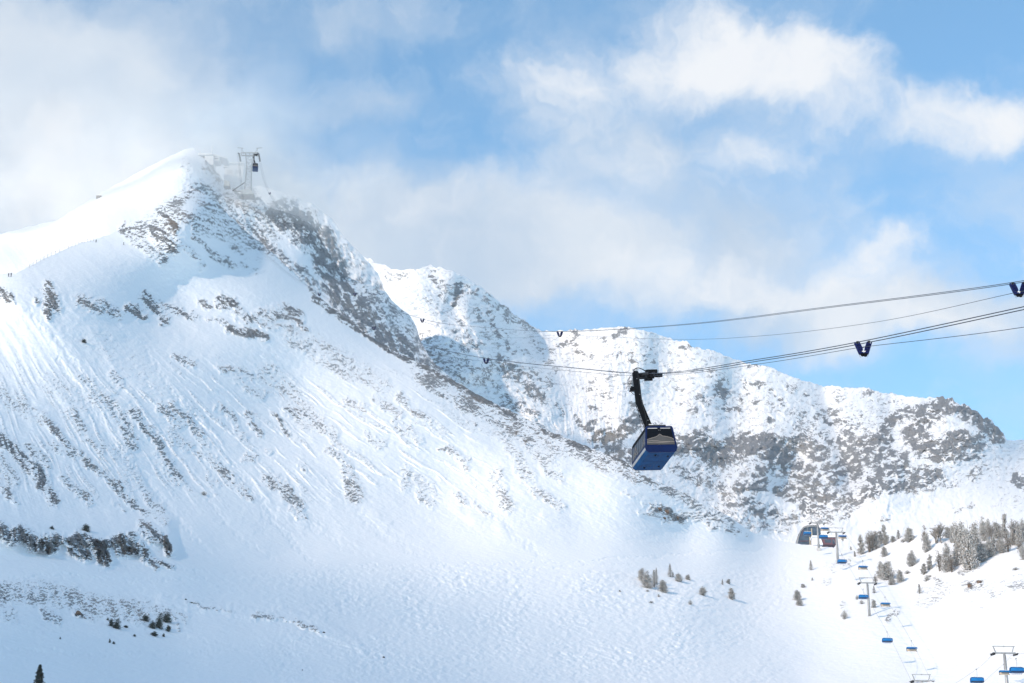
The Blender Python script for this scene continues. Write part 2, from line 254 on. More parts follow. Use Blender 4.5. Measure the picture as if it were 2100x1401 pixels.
# ------------------------------------------------------------------ terrain sheets
SHEETS = {}
def sheet(name, skyp, ctrl, vbot, du, dv, relief, rockmap, mat, skyjag=0., back=260, label=None, u0=-500, u1=2620, u_fine=(-20, 2120), tail=None):
    U = np.concatenate([np.arange(u0, u_fine[0], 12.), np.arange(max(u0, u_fine[0]), min(u1, u_fine[1]), du), np.arange(u_fine[1], u1, 12.) if u1 > u_fine[1] else []])
    U = np.unique(U)
    sx = [p[0] for p in skyp]; sy = [p[1] for p in skyp]
    sk = np.interp(U, sx, sy)
    if skyjag:
        rr = samp(rockmap, U, sk+6)
        sk = sk + skyjag*(.28+.45*rr)*fbm(U/17, U*0+3.3, 4, 91)
    bx = np.array([p[0] for p in vbot], float); by = np.array([p[1] for p in vbot], float)
    vb = np.interp(U, bx, by)
    nrow = int(max((vb-sk).max()/dv, 4))
    t = np.linspace(0, 1, nrow)
    if tail:                                            # rows beyond the frame's bottom are coarse
        t = np.concatenate([t, 1+np.array(tail)])
    UU, TT = np.meshgrid(U, t)
    VV = sk[None]+TT*(vb-sk)[None]
    f = tps(ctrl)
    cu = np.arange(U[0]-8, U[-1]+16, 8.); cv = np.arange(VV.min()-8, VV.max()+16, 8.)
    Dc = f(*np.meshgrid(cu, cv))
    x = (UU-cu[0])/8; y = (VV-cv[0])/8; i = x.astype(int); j = y.astype(int); x = x-i; y = y-j
    D = (Dc[j, i]*(1-x)+Dc[j, i+1]*x)*(1-y) + (Dc[j+1, i]*(1-x)+Dc[j+1, i+1]*x)*y
    C = samp(rockmap, UU, VV)
    dD, rock = relief(UU, VV, D, C)
    D = D + dD
    pos = Pn(UU, VV, D)
    # the far side of the ridge, falling away
    top = pos[0]; rows = []; hd = top.copy(); hd[:, 2] = 0; hd /= np.linalg.norm(hd, axis=1, keepdims=True)
    for k, (h, z) in enumerate([(1.0, 1.0), (.45, .25), (.15, .04)]):
        q = top + hd*back*h; q[:, 2] -= back*z*.8; rows.append(q)
    pos = np.concatenate([np.array(rows), pos]); rock = np.concatenate([np.repeat(rock[:1]*0, 3, 0), rock])
    nr, nc = pos.shape[:2]
    me = bpy.data.meshes.new(name); me.vertices.add(nr*nc); me.vertices.foreach_set('co', pos.reshape(-1).astype(np.float32))
    idx = np.arange(nr*nc).reshape(nr, nc)
    q = np.stack([idx[:-1, :-1], idx[1:, :-1], idx[1:, 1:], idx[:-1, 1:]], -1).reshape(-1, 4)
    me.loops.add(q.size); me.polygons.add(len(q)); me.loops.foreach_set('vertex_index', q.reshape(-1).astype(np.int32))
    me.polygons.foreach_set('loop_start', (np.arange(len(q))*4).astype(np.int32)); me.polygons.foreach_set('use_smooth', np.ones(len(q), bool))
    at = me.attributes.new('rock', 'FLOAT', 'POINT'); at.data.foreach_set('value', rock.reshape(-1).astype(np.float32))
    at = me.attributes.new('cover', 'FLOAT', 'POINT'); at.data.foreach_set('value', np.concatenate([np.repeat(C[:1]*0, 3, 0), C]).reshape(-1).astype(np.float32))
    me.update(); me.validate()
    me.materials.append(mat); o = bpy.data.objects.new(name, me); COL.objects.link(o)
    o['kind'] = 'structure'
    if label: o['label'] = label
    SHEETS[name] = (U, UU, VV, D)
    return o
def depth(px, py, name='main_slope'):
    U, UU, VV, D = SHEETS[name]
    i = int(np.clip(np.searchsorted(U, px), 0, len(U)-1)); col = VV[:, i]
    return float(np.interp(py, col, D[:, i]))

def rockval(C, U, V, s, ax=9., ay=5., shear=0.35, mid=None, wv=4.):
    """relief noise of the outcrops; rock shows on its steep risers, snow lies on its treads"""
    wx = wv*fbm(U/19, V/15, 2, s+31); wy = wv*fbm(U/19, V/15, 2, s+37)
    def nf(U, V): return fbm((U+wx+shear*V)/ax, (V+wy-shear*.6*U)/ay, 5, s, .66)
    n = nf(U, V); e = .7
    dv = (nf(U, V+e)-nf(U, V-e)) + .35*(nf(U+e, V)-nf(U-e, V))
    q = unif(dv + .05*fbm(U/3.1, V/2.3, 2, s+5))
    if mid is None: mid = unif(fbm(U/26, V/22, 3, s+3))
    c = C*(.30+1.35*mid)*(1+.2*(C > .55))
    c = np.where(C < .02, 0, c)
    return np.clip(.5 + (c-q)*1.15 - .12*(C < .05), 0, 1)*(C > .015), n

TR = strokes([([(300,720),(350,800),(400,860),(460,930),(520,1000),(570,1080),(640,1150)],5,1.3),([(120,740),(180,830),(250,930),(300,980),(360,1060),(430,1130)],6,1.4),([(430,1020),(455,1060),(500,1110),(560,1150)],5,1.),([(510,990),(540,1050),(543,1100)],2.5,.8),
 ([(60,640),(130,720),(240,850)],5,1.),([(220,640),(300,720)],5,1.),([(590,1040),(650,1090),(730,1130)],6,.9),([(700,1010),(760,1080),(840,1130)],7,1.),([(440,1080),(540,1100)],2,.5),
 ([(600,1010),(640,1060),(700,1110),(760,1140)],4,.7),([(800,1090),(860,1130),(900,1150)],6,.8),([(1000,1050),(1060,1100),(1110,1140)],8,1.2)], 'max')
TR2 = strokes([([(0,1188),(120,1180),(260,1192),(420,1188)],3,.5),([(0,1330),(200,1345),(420,1338),(600,1325)],4,.5),([(200,1170),(330,1160),(430,1175)],3,.6),([(640,1160),(900,1161),(1200,1150),(1400,1138),(1560,1128)],2,.6),([(700,1172),(1000,1170),(1300,1158)],2,.5),
 ([(1150,1240),(1300,1250),(1420,1290)],3,.4),([(1350,1160),(1450,1200),(1550,1270)],3,.4),([(300,1290),(500,1330),(700,1350),(900,1390)],4,.4),([(1500,1180),(1420,1230),(1300,1330)],3,.35),([(1620,1140),(1600,1220),(1500,1330)],3,.35)], 'max')
TR3 = strokes([([(520,1262),(590,1258),(660,1285),(740,1330)],14,2.5),([(330,1230),(430,1245),(530,1262)],12,2.)], 'max')
AP = (-280., 150.)
def rel_face(U, V, D, C):
    ph = np.arctan2(V-AP[1], U-AP[0]); r = np.hypot(U-AP[0], V-AP[1])
    face = 1-sst(V, 1040+.04*np.clip(U, 0, 1300), 1150+.0*U)          # 1 on the steep face, 0 in the bowl
    face *= 1-sst(U, 1500, 1620)
    s = ph*1100
    w_ = 10*fbm(U/90, V/90, 2, 33)
    g1 = .55*ridged((s+w_)/80, r/420, 2, 21)+.35*fbm((s+w_)/45, r/260, 2, 28); g2 = fbm((s+w_*.6)/24, r/170, 3, 22); g3 = fbm((s+w_*.3)/7, r/60, 2, 27)
    irr = .25+1.1*unif(fbm(U/60, V/45, 3, 29))
    d = -face*(2.7*g1*irr + .36*g2*irr*(.35+.65*sst(U, 60, 420))*(.5+.5*sst(V, 650, 900)) + .10*g3*irr + .35*fbm(U/12, V/8, 3, 30))
    low = 1-face
    d += low*(3.5*fbm(U/210, V/120, 2, 41))
    # moguls and wind-packed snow in the bowl
    mog = sst(V, 1150, 1190)*(.25+.75*sst(U, 400, 760))*(1-.8*sst(U, 1450, 1720))
    d += mog*1.6*(-1.0*gn((U+.7*V)/13, (V-.25*U)/6.0, 51) - .6*gn((U+.5*V)/25, (V-.2*U)/11, 52) - .45*gn((U+.9*V)/6, (V-.3*U)/3.6, 56))*(.7+.5*gn(U/90, V/60, 53))
    d += low*(-.22*gn((U+.4*V)/34, (V-.15*U)/4.2, 54) - .35*fbm((U+2*V)/60, V/12, 3, 55))
    # ski tracks and sloughs running out below the face
    rough = .5+unif(fbm(U/9, V/9, 3, 61))
    d += samp(TR, U, V)*.8*rough *.7 + samp(TR2, U, V)*1.3*rough - samp(TR3, U, V)
    tr = face*(sst(V, 900, 1000))
    d += -.15*tr*fbm((s)/3.2, r/260, 2, 60)
    cliff = np.exp(-((U-170)/230.)**2)*sst(V, 1085, 1130)*(1-sst(V, 1130, 1200))
    d -= (1-sst(U, 340, 372))*(1-sst(V, 1095, 1150))*12 * sst(V, 1040, 1095)*1.0
    rib = sst(unif(fbm((s+w_*.8)/15, r/150, 3, 75)), .60, .92)*face*sst(V, 690, 800)*(1-sst(V, 990, 1050))*(1-sst(U, 850, 1150))
    C = np.maximum(C, .30*rib)
    rk, q = rockval(C, U, V, 71, 9., 5.2, .45, unif(fbm((s+w_)/15, r/45, 3, 72)))
    d += -(C**.8)*(3.0 + 1.9*q)
    cl = (U < 375)*sst(V, 1060, 1085)*(1-sst(V, 1150, 1175))
    d += -cl*C*(4.5*ridged(U/13, V/30, 3, 90) + 2.5*ridged((U+V)/9, (V-U*.3)/7, 2, 94))
    # shoulder step near the skyline
    return d, rk
def rel_mass(U, V, D, C):
    a = (U*.78-V*.62); b = (U*.62+V*.78)
    d = -(9*ridged(a/80, b/260, 3, 101) + 3.2*fbm(a/22, b/60, 3, 102) + .8*fbm(a/7, b/20, 2, 103))*(.35+1.2*C)
    rk, q = rockval(C, U, V, 111, 9., 6.5, .7, unif(fbm(a/11, b/26, 3, 113)))
    d += -C*4.4*q
    d += -.25*gn((U+.4*V)/30, V/5, 105)
    return d, rk
def rel_pale(U, V, D, C):
    d = -8*ridged((U*.8-V*.6)/70, (U+V)/200, 3, 131) - 3*fbm(U/14, V/14, 3, 132)
    rk, q = rockval(C, U, V, 135, 12., 8., .5); return d-C*5*q, rk
RIDGE = [([(885,546),(905,620),(940,690),(960,740)],50,85),([(950,568),(1010,660),(1075,770),(1110,830)],45,75),([(1300,680),(1290,740),(1265,800),(1220,850)],50,60),([(1600,762),(1610,830),(1560,900),(1550,960),(1535,1060)],45,60),
         ([(1430,715),(1450,800),(1440,880)],45,45),([(1560,930),(1530,1000),(1500,1060)],30,40),([(1700,985),(1710,1060)],35,45),([(1985,828),(1960,900),(1880,970),(1790,1020)],45,70),([(1940,812),(1870,860),(1820,920),(1800,990)],40,50),([(830,560),(850,620),(880,690)],40,40),
         ([(1760,800),(1780,860),(1770,930)],40,40)]
GULLY = [([(1110,690),(1170,760),(1210,850),(1230,900)],45,60),([(1690,791),(1700,850),(1728,920),(1745,990)],16,45),([(1370,700),(1370,800),(1340,880)],40,35),([(1520,745),(1500,830),(1520,880)],30,30),([(940,590),(935,640)],14,35),([(1840,830),(1840,900)],30,30),([(1640,940),(1620,1000)],20,35)]
RM = strokes(RIDGE, 'add'); GM = strokes(GULLY, 'add')
def blur(M, n=3):
    for _ in range(n):
        for ax in (0, 1):
            k = 6; c = np.cumsum(np.concatenate([np.repeat(M.take([0], ax), k+1, ax), M, np.repeat(M.take([-1], ax), k, ax)], ax), ax)
            M = (c.take(range(2*k+1, c.shape[ax]), ax)-c.take(range(0, c.shape[ax]-2*k-1), ax))/(2*k+1)
    return M
RM = blur(RM, 2)*.65; GM = blur(GM, 1)
def rel_far(U, V, D, C):
    d = -samp(RM, U, V)+samp(GM, U, V)
    wx = 14*fbm(U/70, V/70, 2, 140)
    left = 1-sst(U, 1120, 1300)
    a = U+wx - left*.62*V + (1-left)*.10*V
    w3 = 12*fbm(U/38, V/38, 2, 149)
    d -= 9*ridged((a+w3)/110, (V+wx)/130, 4, 141)
    d -= 3.5*ridged((a+w3)/31, V/50, 3, 142)
    d -= 3.0*fbm((a-.5*V+w3)/15, (V+.3*U)/12, 4, 150)
    d -= 1.4*fbm((a+w3*.5)/8, V/18, 3, 143)
    d -= (9*fbm(U/40, (V-.1*U)/13, 3, 144))*C
    mid = unif(fbm((U-.5*V)/17, (V+.4*U)/12, 3, 147)+.5*ridged(a/30, V/40, 2, 148))
    rk, q = rockval(np.maximum(C, .27*(V < 1030)*(1-sst(V, 960, 1040)*(U > 1500))), U, V, 145, 11., 6.6, -.4, mid, 6.)
    d -= (np.maximum(C, .25))*6.5*q
    return d, rk

SKY_FACE = [(-520,606),(-200,582),(0,563),(30,561),(60,546),(90,530),(130,512),(165,497),(190,492),(220,482),(250,469),(300,436),(340,411),(372,395),(400,386),(430,402),(500,470),(560,520),(600,560),(650,603),(700,645),(760,692),(800,715),(890,757),(950,792),(1000,820),(1060,848),
            (1130,885),(1200,914),(1290,950),(1340,984),(1400,1010),(1450,1035),(1500,1062),(1530,1084),(1560,1100),(1600,1110),(1640,1116),(1700,1122),(1740,1129),(1763,1126),(1800,1110),(1850,1099),(1895,1090),(1950,1085),(2000,1078),(2060,1065),(2100,1052),(2640,990)]
C_FACE = [(-400,700,900),(-400,1100,560),(-400,1401,400),(0,562,950),(0,700,860),(0,900,740),(0,1100,615),(0,1170,575),(0,1250,520),(0,1401,430),
 (190,492,1090),(250,470,1130),(400,385,1290),(350,600,1040),(350,800,870),(350,1000,760),(350,1160,640),(350,1401,470),(500,470,1310),(560,520,1270),
 (600,560,1230),(700,645,1170),(800,715,1130),(890,755,1110),(600,800,980),(600,1000,830),(600,1140,730),(600,1250,620),(600,1401,490),
 (1000,820,1080),(1130,885,1050),(1290,950,1010),(1400,1010,1020),(1500,1060,1045),(1560,1100,1075),(1600,1160,1020),(900,1000,900),(900,1150,780),(900,1250,680),(900,1401,530),
 (1200,1100,880),(1200,1180,800),(1200,1401,580),(1400,1120,955),(1400,1250,780),(1400,1401,620),(1640,1116,1090),(1650,1200,960),(1650,1300,820),(1650,1401,700),(1785,1265,840),
 (1763,1132,1040),(1820,1107,1050),(1895,1095,1010),(1880,1165,950),(1990,1170,900),(1950,1250,830),(1900,1330,770),(1900,1401,700),(2068,1410,660),(2100,1140,900),(2100,1060,1040),(2100,1250,790),(2500,1000,1050),(2500,1200,800),(2500,1401,640),
 (-400,1800,190),(300,1800,200),(1050,1800,230),(1800,1800,280),(2500,1800,300),(-400,2450,60),(1050,2450,60),(2500,2450,70)]
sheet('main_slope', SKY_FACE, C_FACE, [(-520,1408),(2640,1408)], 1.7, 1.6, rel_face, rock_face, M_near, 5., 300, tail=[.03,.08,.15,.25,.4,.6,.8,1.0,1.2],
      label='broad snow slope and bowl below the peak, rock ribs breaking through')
SKY_MASS = [(-520,590),(-200,528),(0,480),(60,465),(120,450),(160,424),(200,400),(250,372),(300,345),(350,320),(385,304),(397,303),(408,311),(425,332),(440,350),(455,367),(470,380),(490,395),(510,400),(530,406),(550,423),(575,431),(593,437),(615,447),(633,457),(653,480),(670,510),(687,537),(700,556),(715,570),
            (740,580),(775,592),(790,600),(810,622),(840,647),(853,667),(863,700),(880,733),(905,757),(960,800),(1000,835)]
C_MASS = [(-400,560,1400),(-400,640,1250),(0,480,1420),(0,600,1180),(120,450,1440),(120,540,1230),(190,500,1220),(200,400,1460),(300,345,1485),(395,303,1500),(400,395,1330),(300,440,1290),(250,480,1230),(470,380,1465),(510,400,1440),(500,480,1335),(560,530,1295),(550,423,1425),
 (650,480,1420),(600,570,1265),(700,560,1410),(700,655,1215),(780,595,1440),(800,725,1180),(860,680,1400),(890,765,1200),(960,810,1240),(1000,880,1220),(400,600,1150),(700,800,1120),(0,800,1000)]
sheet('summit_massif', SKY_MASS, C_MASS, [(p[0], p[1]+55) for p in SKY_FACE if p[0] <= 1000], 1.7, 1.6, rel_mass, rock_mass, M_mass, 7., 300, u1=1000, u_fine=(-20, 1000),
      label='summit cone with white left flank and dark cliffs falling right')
SKY_PALE = [(440,402),(490,387),(530,381),(560,387),(600,402),(640,420),(680,447),(700,480),(717,500),(743,524),(757,540),(775,560),(790,600),(830,650),(900,780)]
sheet('back_ridge', SKY_PALE, [(440,402,1700),(530,381,1700),(600,402,1690),(700,480,1660),(790,600,1600),(900,780,1500),(500,460,1560),(650,560,1540),(700,640,1500)], [(440,520),(700,640),(900,860)], 2.2, 2.2, rel_pale, rock_mass, M_mass, 7., 200, u0=440, u1=900, u_fine=(440, 900),
      label='pale misty ridge behind the dark cliffs')
SKY_FAR = [(560,440),(650,480),(717,505),(743,523),(777,540),(800,550),(830,553),(870,549),(885,546),(905,549),(930,557),(950,568),(975,580),(1000,600),(1020,615),(1050,640),(1080,658),(1095,672),(1110,677),(1150,679),(1200,676),(1230,674),(1260,671),(1290,672),(1320,677),(1360,690),(1400,702),(1440,714),(1470,722),(1500,735),
           (1540,745),(1570,748),(1600,762),(1640,778),(1670,788),(1690,791),(1720,793),(1780,797),(1820,806),(1860,813),(1900,815),(1935,811),(1950,818),(1970,824),(1985,828),(2000,845),(2015,850),(2030,862),(2050,880),(2065,905),(2080,903),(2100,902),(2200,890),(2640,860)]
C_FAR = [(560,440,2500),(717,505,2350),(885,546,2200),(950,568,2200),(1100,677,2300),(1300,672,2250),(1500,735,2200),(1690,791,2200),(1935,811,2080),(2065,905,2000),(2120,902,2250),(2600,860,2300),(900,760,1720),(1130,885,1680),(1290,950,1520),(1450,1035,1480),(1600,1110,1430),(1700,1115,1400),(1900,1090,1370),(2100,1050,1370),(2500,1000,1400),
 (1600,950,1760),(1800,950,1760),(1900,1020,1560),(1300,850,1830),(1000,700,1950),(1500,850,1960),(1900,900,1850),(2080,960,1850),(700,700,1900)]
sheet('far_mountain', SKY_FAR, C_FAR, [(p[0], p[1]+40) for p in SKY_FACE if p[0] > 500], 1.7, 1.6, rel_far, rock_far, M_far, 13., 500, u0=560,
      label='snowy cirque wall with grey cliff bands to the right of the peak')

# valley floor reaching far around the camera
def plain_mat(name, col, rough=.6, metal=0., spec=.4, emis=None, noise=0., nscale=3.):
    mt = bpy.data.materials.new(name); mt.use_nodes = True; b = mt.node_tree.nodes['Principled BSDF']
    b.inputs['Base Color'].default_value = c4(col); b.inputs['Roughness'].default_value = rough; b.inputs['Metallic'].default_value = metal
    b.inputs['Specular IOR Level'].default_value = spec
    if noise:
        T = NT(mt.node_tree); n = T.noise(T.node('ShaderNodeTexCoord').outputs['Object'], nscale, 4)
        T.l.new(T.mix(T.ss(n, .3, .7), c4([c*(1-noise) for c in col]), c4([min(1, c*(1+noise)) for c in col])), b.inputs['Base Color'])
    return mt
M_snow = plain_mat('snow', (.84, .87, .91), .9, 0, .1, noise=.03, nscale=.05)
gr = bmesh.new(); bmesh.ops.create_grid(gr, x_segments=60, y_segments=60, size=9000)
for v in gr.verts:
    r = math.hypot(v.co.x, v.co.y); v.co.z = -14 + (0 if r < 900 else (r-900)*.012) + (60*math.sin(v.co.x*.0011)*math.cos(v.co.y*.0013) if r > 3000 else 0)
    if v.co.y > 0 and abs(v.co.x) < 4000 and r > 1000: v.co.z = -14
me = bpy.data.meshes.new('ground'); gr.to_mesh(me); gr.free(); me.materials.append(M_snow)
for p in me.polygons: p.use_smooth = True
g = bpy.data.objects.new('ground', me); COL.objects.link(g); g['kind'] = 'structure'

# ------------------------------------------------------------------ object helpers
def new(name, bm, mat, parent=None, smooth=False):
    me = bpy.data.meshes.new(name); bmesh.ops.recalc_face_normals(bm, faces=bm.faces); bm.to_mesh(me); bm.free()
    for m in (mat if isinstance(mat, (list, tuple)) else [mat]): me.materials.append(m)
    if smooth:
        for p in me.polygons: p.use_smooth = True
    o = bpy.data.objects.new(name, me); COL.objects.link(o)
    if parent: o.parent = parent
    return o
def thing(name, label, cat, loc=(0, 0, 0), group=None, rz=0):
    o = bpy.data.objects.new(name, None); COL.objects.link(o); o.location = loc; o.rotation_euler = (0, 0, rz); o.empty_display_size = .1
    return tag(o, label, cat, group)
def tag(o, label, cat, group=None):
    o['label'] = label; o['category'] = cat
    if group: o['group'] = group
    return o
SPLIT = {'bolt', 'wheel', 'rope_shoe', 'guide_wire', 'roller', 'lamp', 'light_strip', 'damper_foot', 'floor_hatch', 'pillar', 'window', 'sheave_wheel', 'door_window', 'foundation', 'stay', 'reflection_line_', 'post_', 'sign_mark_'}
def split_parts(root):
    for o in list(root.children):
        split_parts(o)
        if o.type != 'MESH' or o.name.split('.')[0] not in SPLIT: continue
        bm = bmesh.new(); bm.from_mesh(o.data); bm.verts.ensure_lookup_table(); seen = set(); comps = []
        for v in bm.verts:
            if v in seen: continue
            st_ = [v]; seen.add(v); c = []
            while st_:
                a = st_.pop(); c.append(a)
                for e in a.link_edges:
                    b = e.other_vert(a)
                    if b not in seen: seen.add(b); st_.append(b)
            comps.append(c)
        if o.name.startswith('floor_hatch'): comps = [sum(comps[:4], []), sum(comps[4:], [])]
        if o.name.startswith('damper_foot'): comps = [sum(comps[i*7:i*7+7], []) for i in range(4)]
        if len(comps) > 1:
            fs = [(set(c), c) for c in comps]
            for i, (cs, c) in enumerate(fs):
                b2 = bmesh.new(); mp = {v: b2.verts.new(v.co) for v in c}
                for f in bm.faces:
                    if f.verts[0] in cs: b2.faces.new([mp[v] for v in f.verts])
                me = bpy.data.meshes.new(o.name); b2.to_mesh(me); b2.free(); me.materials.append(o.data.materials[0])
                if i == 0: o.data = me
                else:
                    n = bpy.data.objects.new(o.name.split('.')[0], me); COL.objects.link(n); n.parent = o.parent; n.matrix_basis = o.matrix_basis
        bm.free()
def copy_tree(o, parent=None):
    c = o.copy(); COL.objects.link(c); c.parent = parent
    for ch in list(o.children): copy_tree(ch, c)
    return c
def abox(bm, lo, hi, M=None, bev=0):
    r = bmesh.ops.create_cube(bm, size=1); vs = r['verts']
    for v in vs:
        v.co = Vector([lo[i] if v.co[i] < 0 else hi[i] for i in range(3)])
    if bev:
        es = list({e for v in vs for e in v.link_edges}); rb = bmesh.ops.bevel(bm, geom=es, offset=bev, segments=2, affect='EDGES'); vs = rb['verts']
    if M is not None:
        for v in set(vs): v.co = M @ v.co
def bar(bm, a, b, w, h=None, up=Vector((0, 0, 1))):
    a = Vector(a); b = Vector(b); h = h or w; d = (b-a); L = d.length; d.normalize()
    if abs(d.dot(up)) > .98: up = Vector((0, 1, 0))
    x = d.cross(up).normalized(); z = x.cross(d)
    M = Matrix((x, d, z)).transposed().to_4x4(); M.translation = (a+b)/2
    abox(bm, (-w/2, -L/2, -h/2), (w/2, L/2, h/2), M)
def tube(bm, pts, r, n=8, cap=True, r2=None):
    pts = [Vector(p) for p in pts]; rings = []
    up = Vector((0, 0, 1)); N = len(pts)
    for i, p in enumerate(pts):
        d = (pts[min(i+1, N-1)]-pts[max(i-1, 0)]).normalized(); u = up if abs(d.z) < .95 else Vector((0, 1, 0))
        x = d.cross(u).normalized(); y = x.cross(d)
        rr = r if r2 is None else r+(r2-r)*i/(N-1)
        if callable(r): rr = r(i/(N-1))
        rings.append([bm.verts.new(p+(x*math.cos(2*math.pi*k/n)+y*math.sin(2*math.pi*k/n))*rr) for k in range(n)])
    for a, b in zip(rings[:-1], rings[1:]):
        for k in range(n): bm.faces.new((a[k], a[(k+1) % n], b[(k+1) % n], b[k]))
    if cap: bm.faces.new(rings[0]); bm.faces.new(rings[-1][::-1])
def disc(bm, c, axis, r, t, n=16):
    axis = Vector(axis).normalized(); tube(bm, [Vector(c)-axis*t/2, Vector(c)+axis*t/2], r, n)
def catmull(pts, n=12):
    pts = [Vector(p) for p in pts]; P_ = [pts[0]*2-pts[1]]+pts+[pts[-1]*2-pts[-2]]; out = []
    for i in range(1, len(P_)-2):
        for k in range(n):
            t = k/n; a, b, c, d = P_[i-1:i+3]
            out.append(.5*((2*b)+(c-a)*t+(2*a-5*b+4*c-d)*t*t+(3*b-a-3*c+d)*t**3))
    out.append(P_[-2]); return out
def prof(bm, pts2, plane, a0, a1):
    """extrude a closed 2-D outline; plane 'xz' -> along y, 'yz' -> along x"""
    def mk(p, a): return Vector((p[0], a, p[1])) if plane == 'xz' else Vector((a, p[0], p[1]))
    A = [bm.verts.new(mk(p, a0)) for p in pts2]; B = [bm.verts.new(mk(p, a1)) for p in pts2]; n = len(A)
    for k in range(n): bm.faces.new((A[k], A[(k+1) % n], B[(k+1) % n], B[k]))
    bm.faces.new(A[::-1]); bm.faces.new(B)
BM = bmesh.new

m_blue = plain_mat('cabin_blue_paint', (.0006, .010, .062), .5, 0, .12, noise=.12, nscale=.8)
m_under = plain_mat('cabin_underside_paint', (.0015, .055, .165), .7, 0, .1, noise=.15, nscale=.6)
m_black = plain_mat('black_steel', (.003, .004, .006), .7, 0, .06, noise=.2, nscale=2)
m_dark = plain_mat('dark_steel', (.025, .028, .035), .6, .2, .2, noise=.2, nscale=3)
m_grey = plain_mat('galvanised_steel', (.33, .34, .35), .55, .35, .5, noise=.15, nscale=1.5)
m_pale = plain_mat('rimed_steel', (.62, .64, .66), .8, 0, .2, noise=.12, nscale=1)
m_rope = plain_mat('steel_rope', (.02, .03, .05), .5, .4, .5)
m_glass = plain_mat('dark_glass', (.002, .003, .006), .3, 0, .08)
m_sglass = plain_mat('side_glass', (.016, .024, .042), .3, 0, .15, noise=.5, nscale=1.1)
m_white = plain_mat('white_paint', (.8, .8, .8), .6)
m_refl = plain_mat('painted_window_reflection', (.075, .072, .071), .5, 0, .3, noise=.1, nscale=1)  # reflected snow put into the colour of the end window
m_refl_emblem = plain_mat('light_reflection_and_emblem', (.26, .235, .21), .5, 0, .3)  # lines of the painted reflection, and the printed side emblem
m_bub = plain_mat('bubble_blue', (.001, .145, .42), .4, 0, .2, noise=.08, nscale=1)
m_bub2 = plain_mat('bubble_dark_edge', (.004, .012, .05), .4)
m_seat = plain_mat('tan_seat_pad', (.62, .50, .38), .8)
m_royal = plain_mat('carrier_blue', (.002, .008, .07), .5, 0, .1)
m_conc = plain_mat('concrete', (.46, .47, .47), .9, 0, .2, noise=.12, nscale=.4)
m_red = plain_mat('dull_red_cladding', (.13, .055, .07), .6)
m_sgl = plain_mat('station_glass', (.05, .07, .10), .12, 0, .8, noise=.4, nscale=.3)
m_yel = plain_mat('warm_pillar', (.42, .38, .30), .6)
m_wood = plain_mat('weathered_wood', (.14, .11, .085), .9)

# ------------------------------------------------------------------ aerial tramway: ropes, slack carriers, cabin
L1 = [(2700, 500, 105), (2100, 632, 150), (1770, 702, 182), (1560, 738, 207), (1350, 766, 243), (1180, 755, 320), (997, 735, 462), (880, 710, 590), (767, 670, 750), (655, 602, 960), (567, 541, 1130), (510, 470, 1255), (487, 311, 1392)]
L2 = [(2700, 462, 115), (2088, 579, 190), (1700, 630, 262), (1400, 666, 350), (1148, 680, 462), (1000, 672, 560), (866, 654, 680), (728, 601, 860), (640, 520, 1060), (553, 395, 1290), (529, 312, 1392)]
H1 = [(2700, 560, 105), (2100, 671, 150), (1785, 710, 180), (1770, 713, 182), (1755, 714, 184), (1560, 746, 207), (1350, 770, 243), (1180, 762, 320), (997, 742, 462), (880, 722, 590), (767, 675, 750), (655, 606, 960), (567, 546, 1130), (510, 476, 1255), (489, 318, 1392)]
H2 = [(2700, 480, 115), (2100, 597, 188), (2088, 599, 190), (2070, 603, 193), (1800, 660, 240), (1560, 689, 300), (1380, 696, 360), (1160, 687, 455), (1148, 687, 462), (1136, 687, 468), (1050, 693, 530), (960, 686, 600), (880, 663, 668), (866, 659, 680), (728, 606, 860), (640, 526, 1060), (553, 400, 1290), (527, 320, 1392)]
def rope(name, pts, r, label, off=0., dz=0):
    W_ = catmull([P(*p) for p in pts], 10); out = []
    for i, p in enumerate(W_):
        d = W_[min(i+1, len(W_)-1)]-W_[max(i-1, 0)]; n = Vector((-d.y, d.x, 0)).normalized()
        out.append(p+n*off+Vector((0, 0, dz)))
    bm = BM(); tube(bm, out, r, 6); o = new(name, bm, m_rope); tag(o, label, 'cable'); return o
def group(o, g): o['group'] = g; return o
group(rope('track_rope', L1, .04, 'right hand track cable the blue cabin runs on, lower line', .42), 'tram track cables')
group(rope('track_rope', L1, .04, 'left hand track cable the blue cabin runs on, lower line', -.42), 'tram track cables')
group(rope('track_rope', L2, .036, 'right hand cable of the empty upper tram line', .42), 'tram track cables')
group(rope('track_rope', L2, .036, 'left hand cable of the empty upper tram line', -.42), 'tram track cables')
rope('haul_rope', H1, .026, 'thin haul cable sagging below the lower tram line')
rope('haul_rope', H2, .026, 'thin haul cable sagging below the upper tram line')

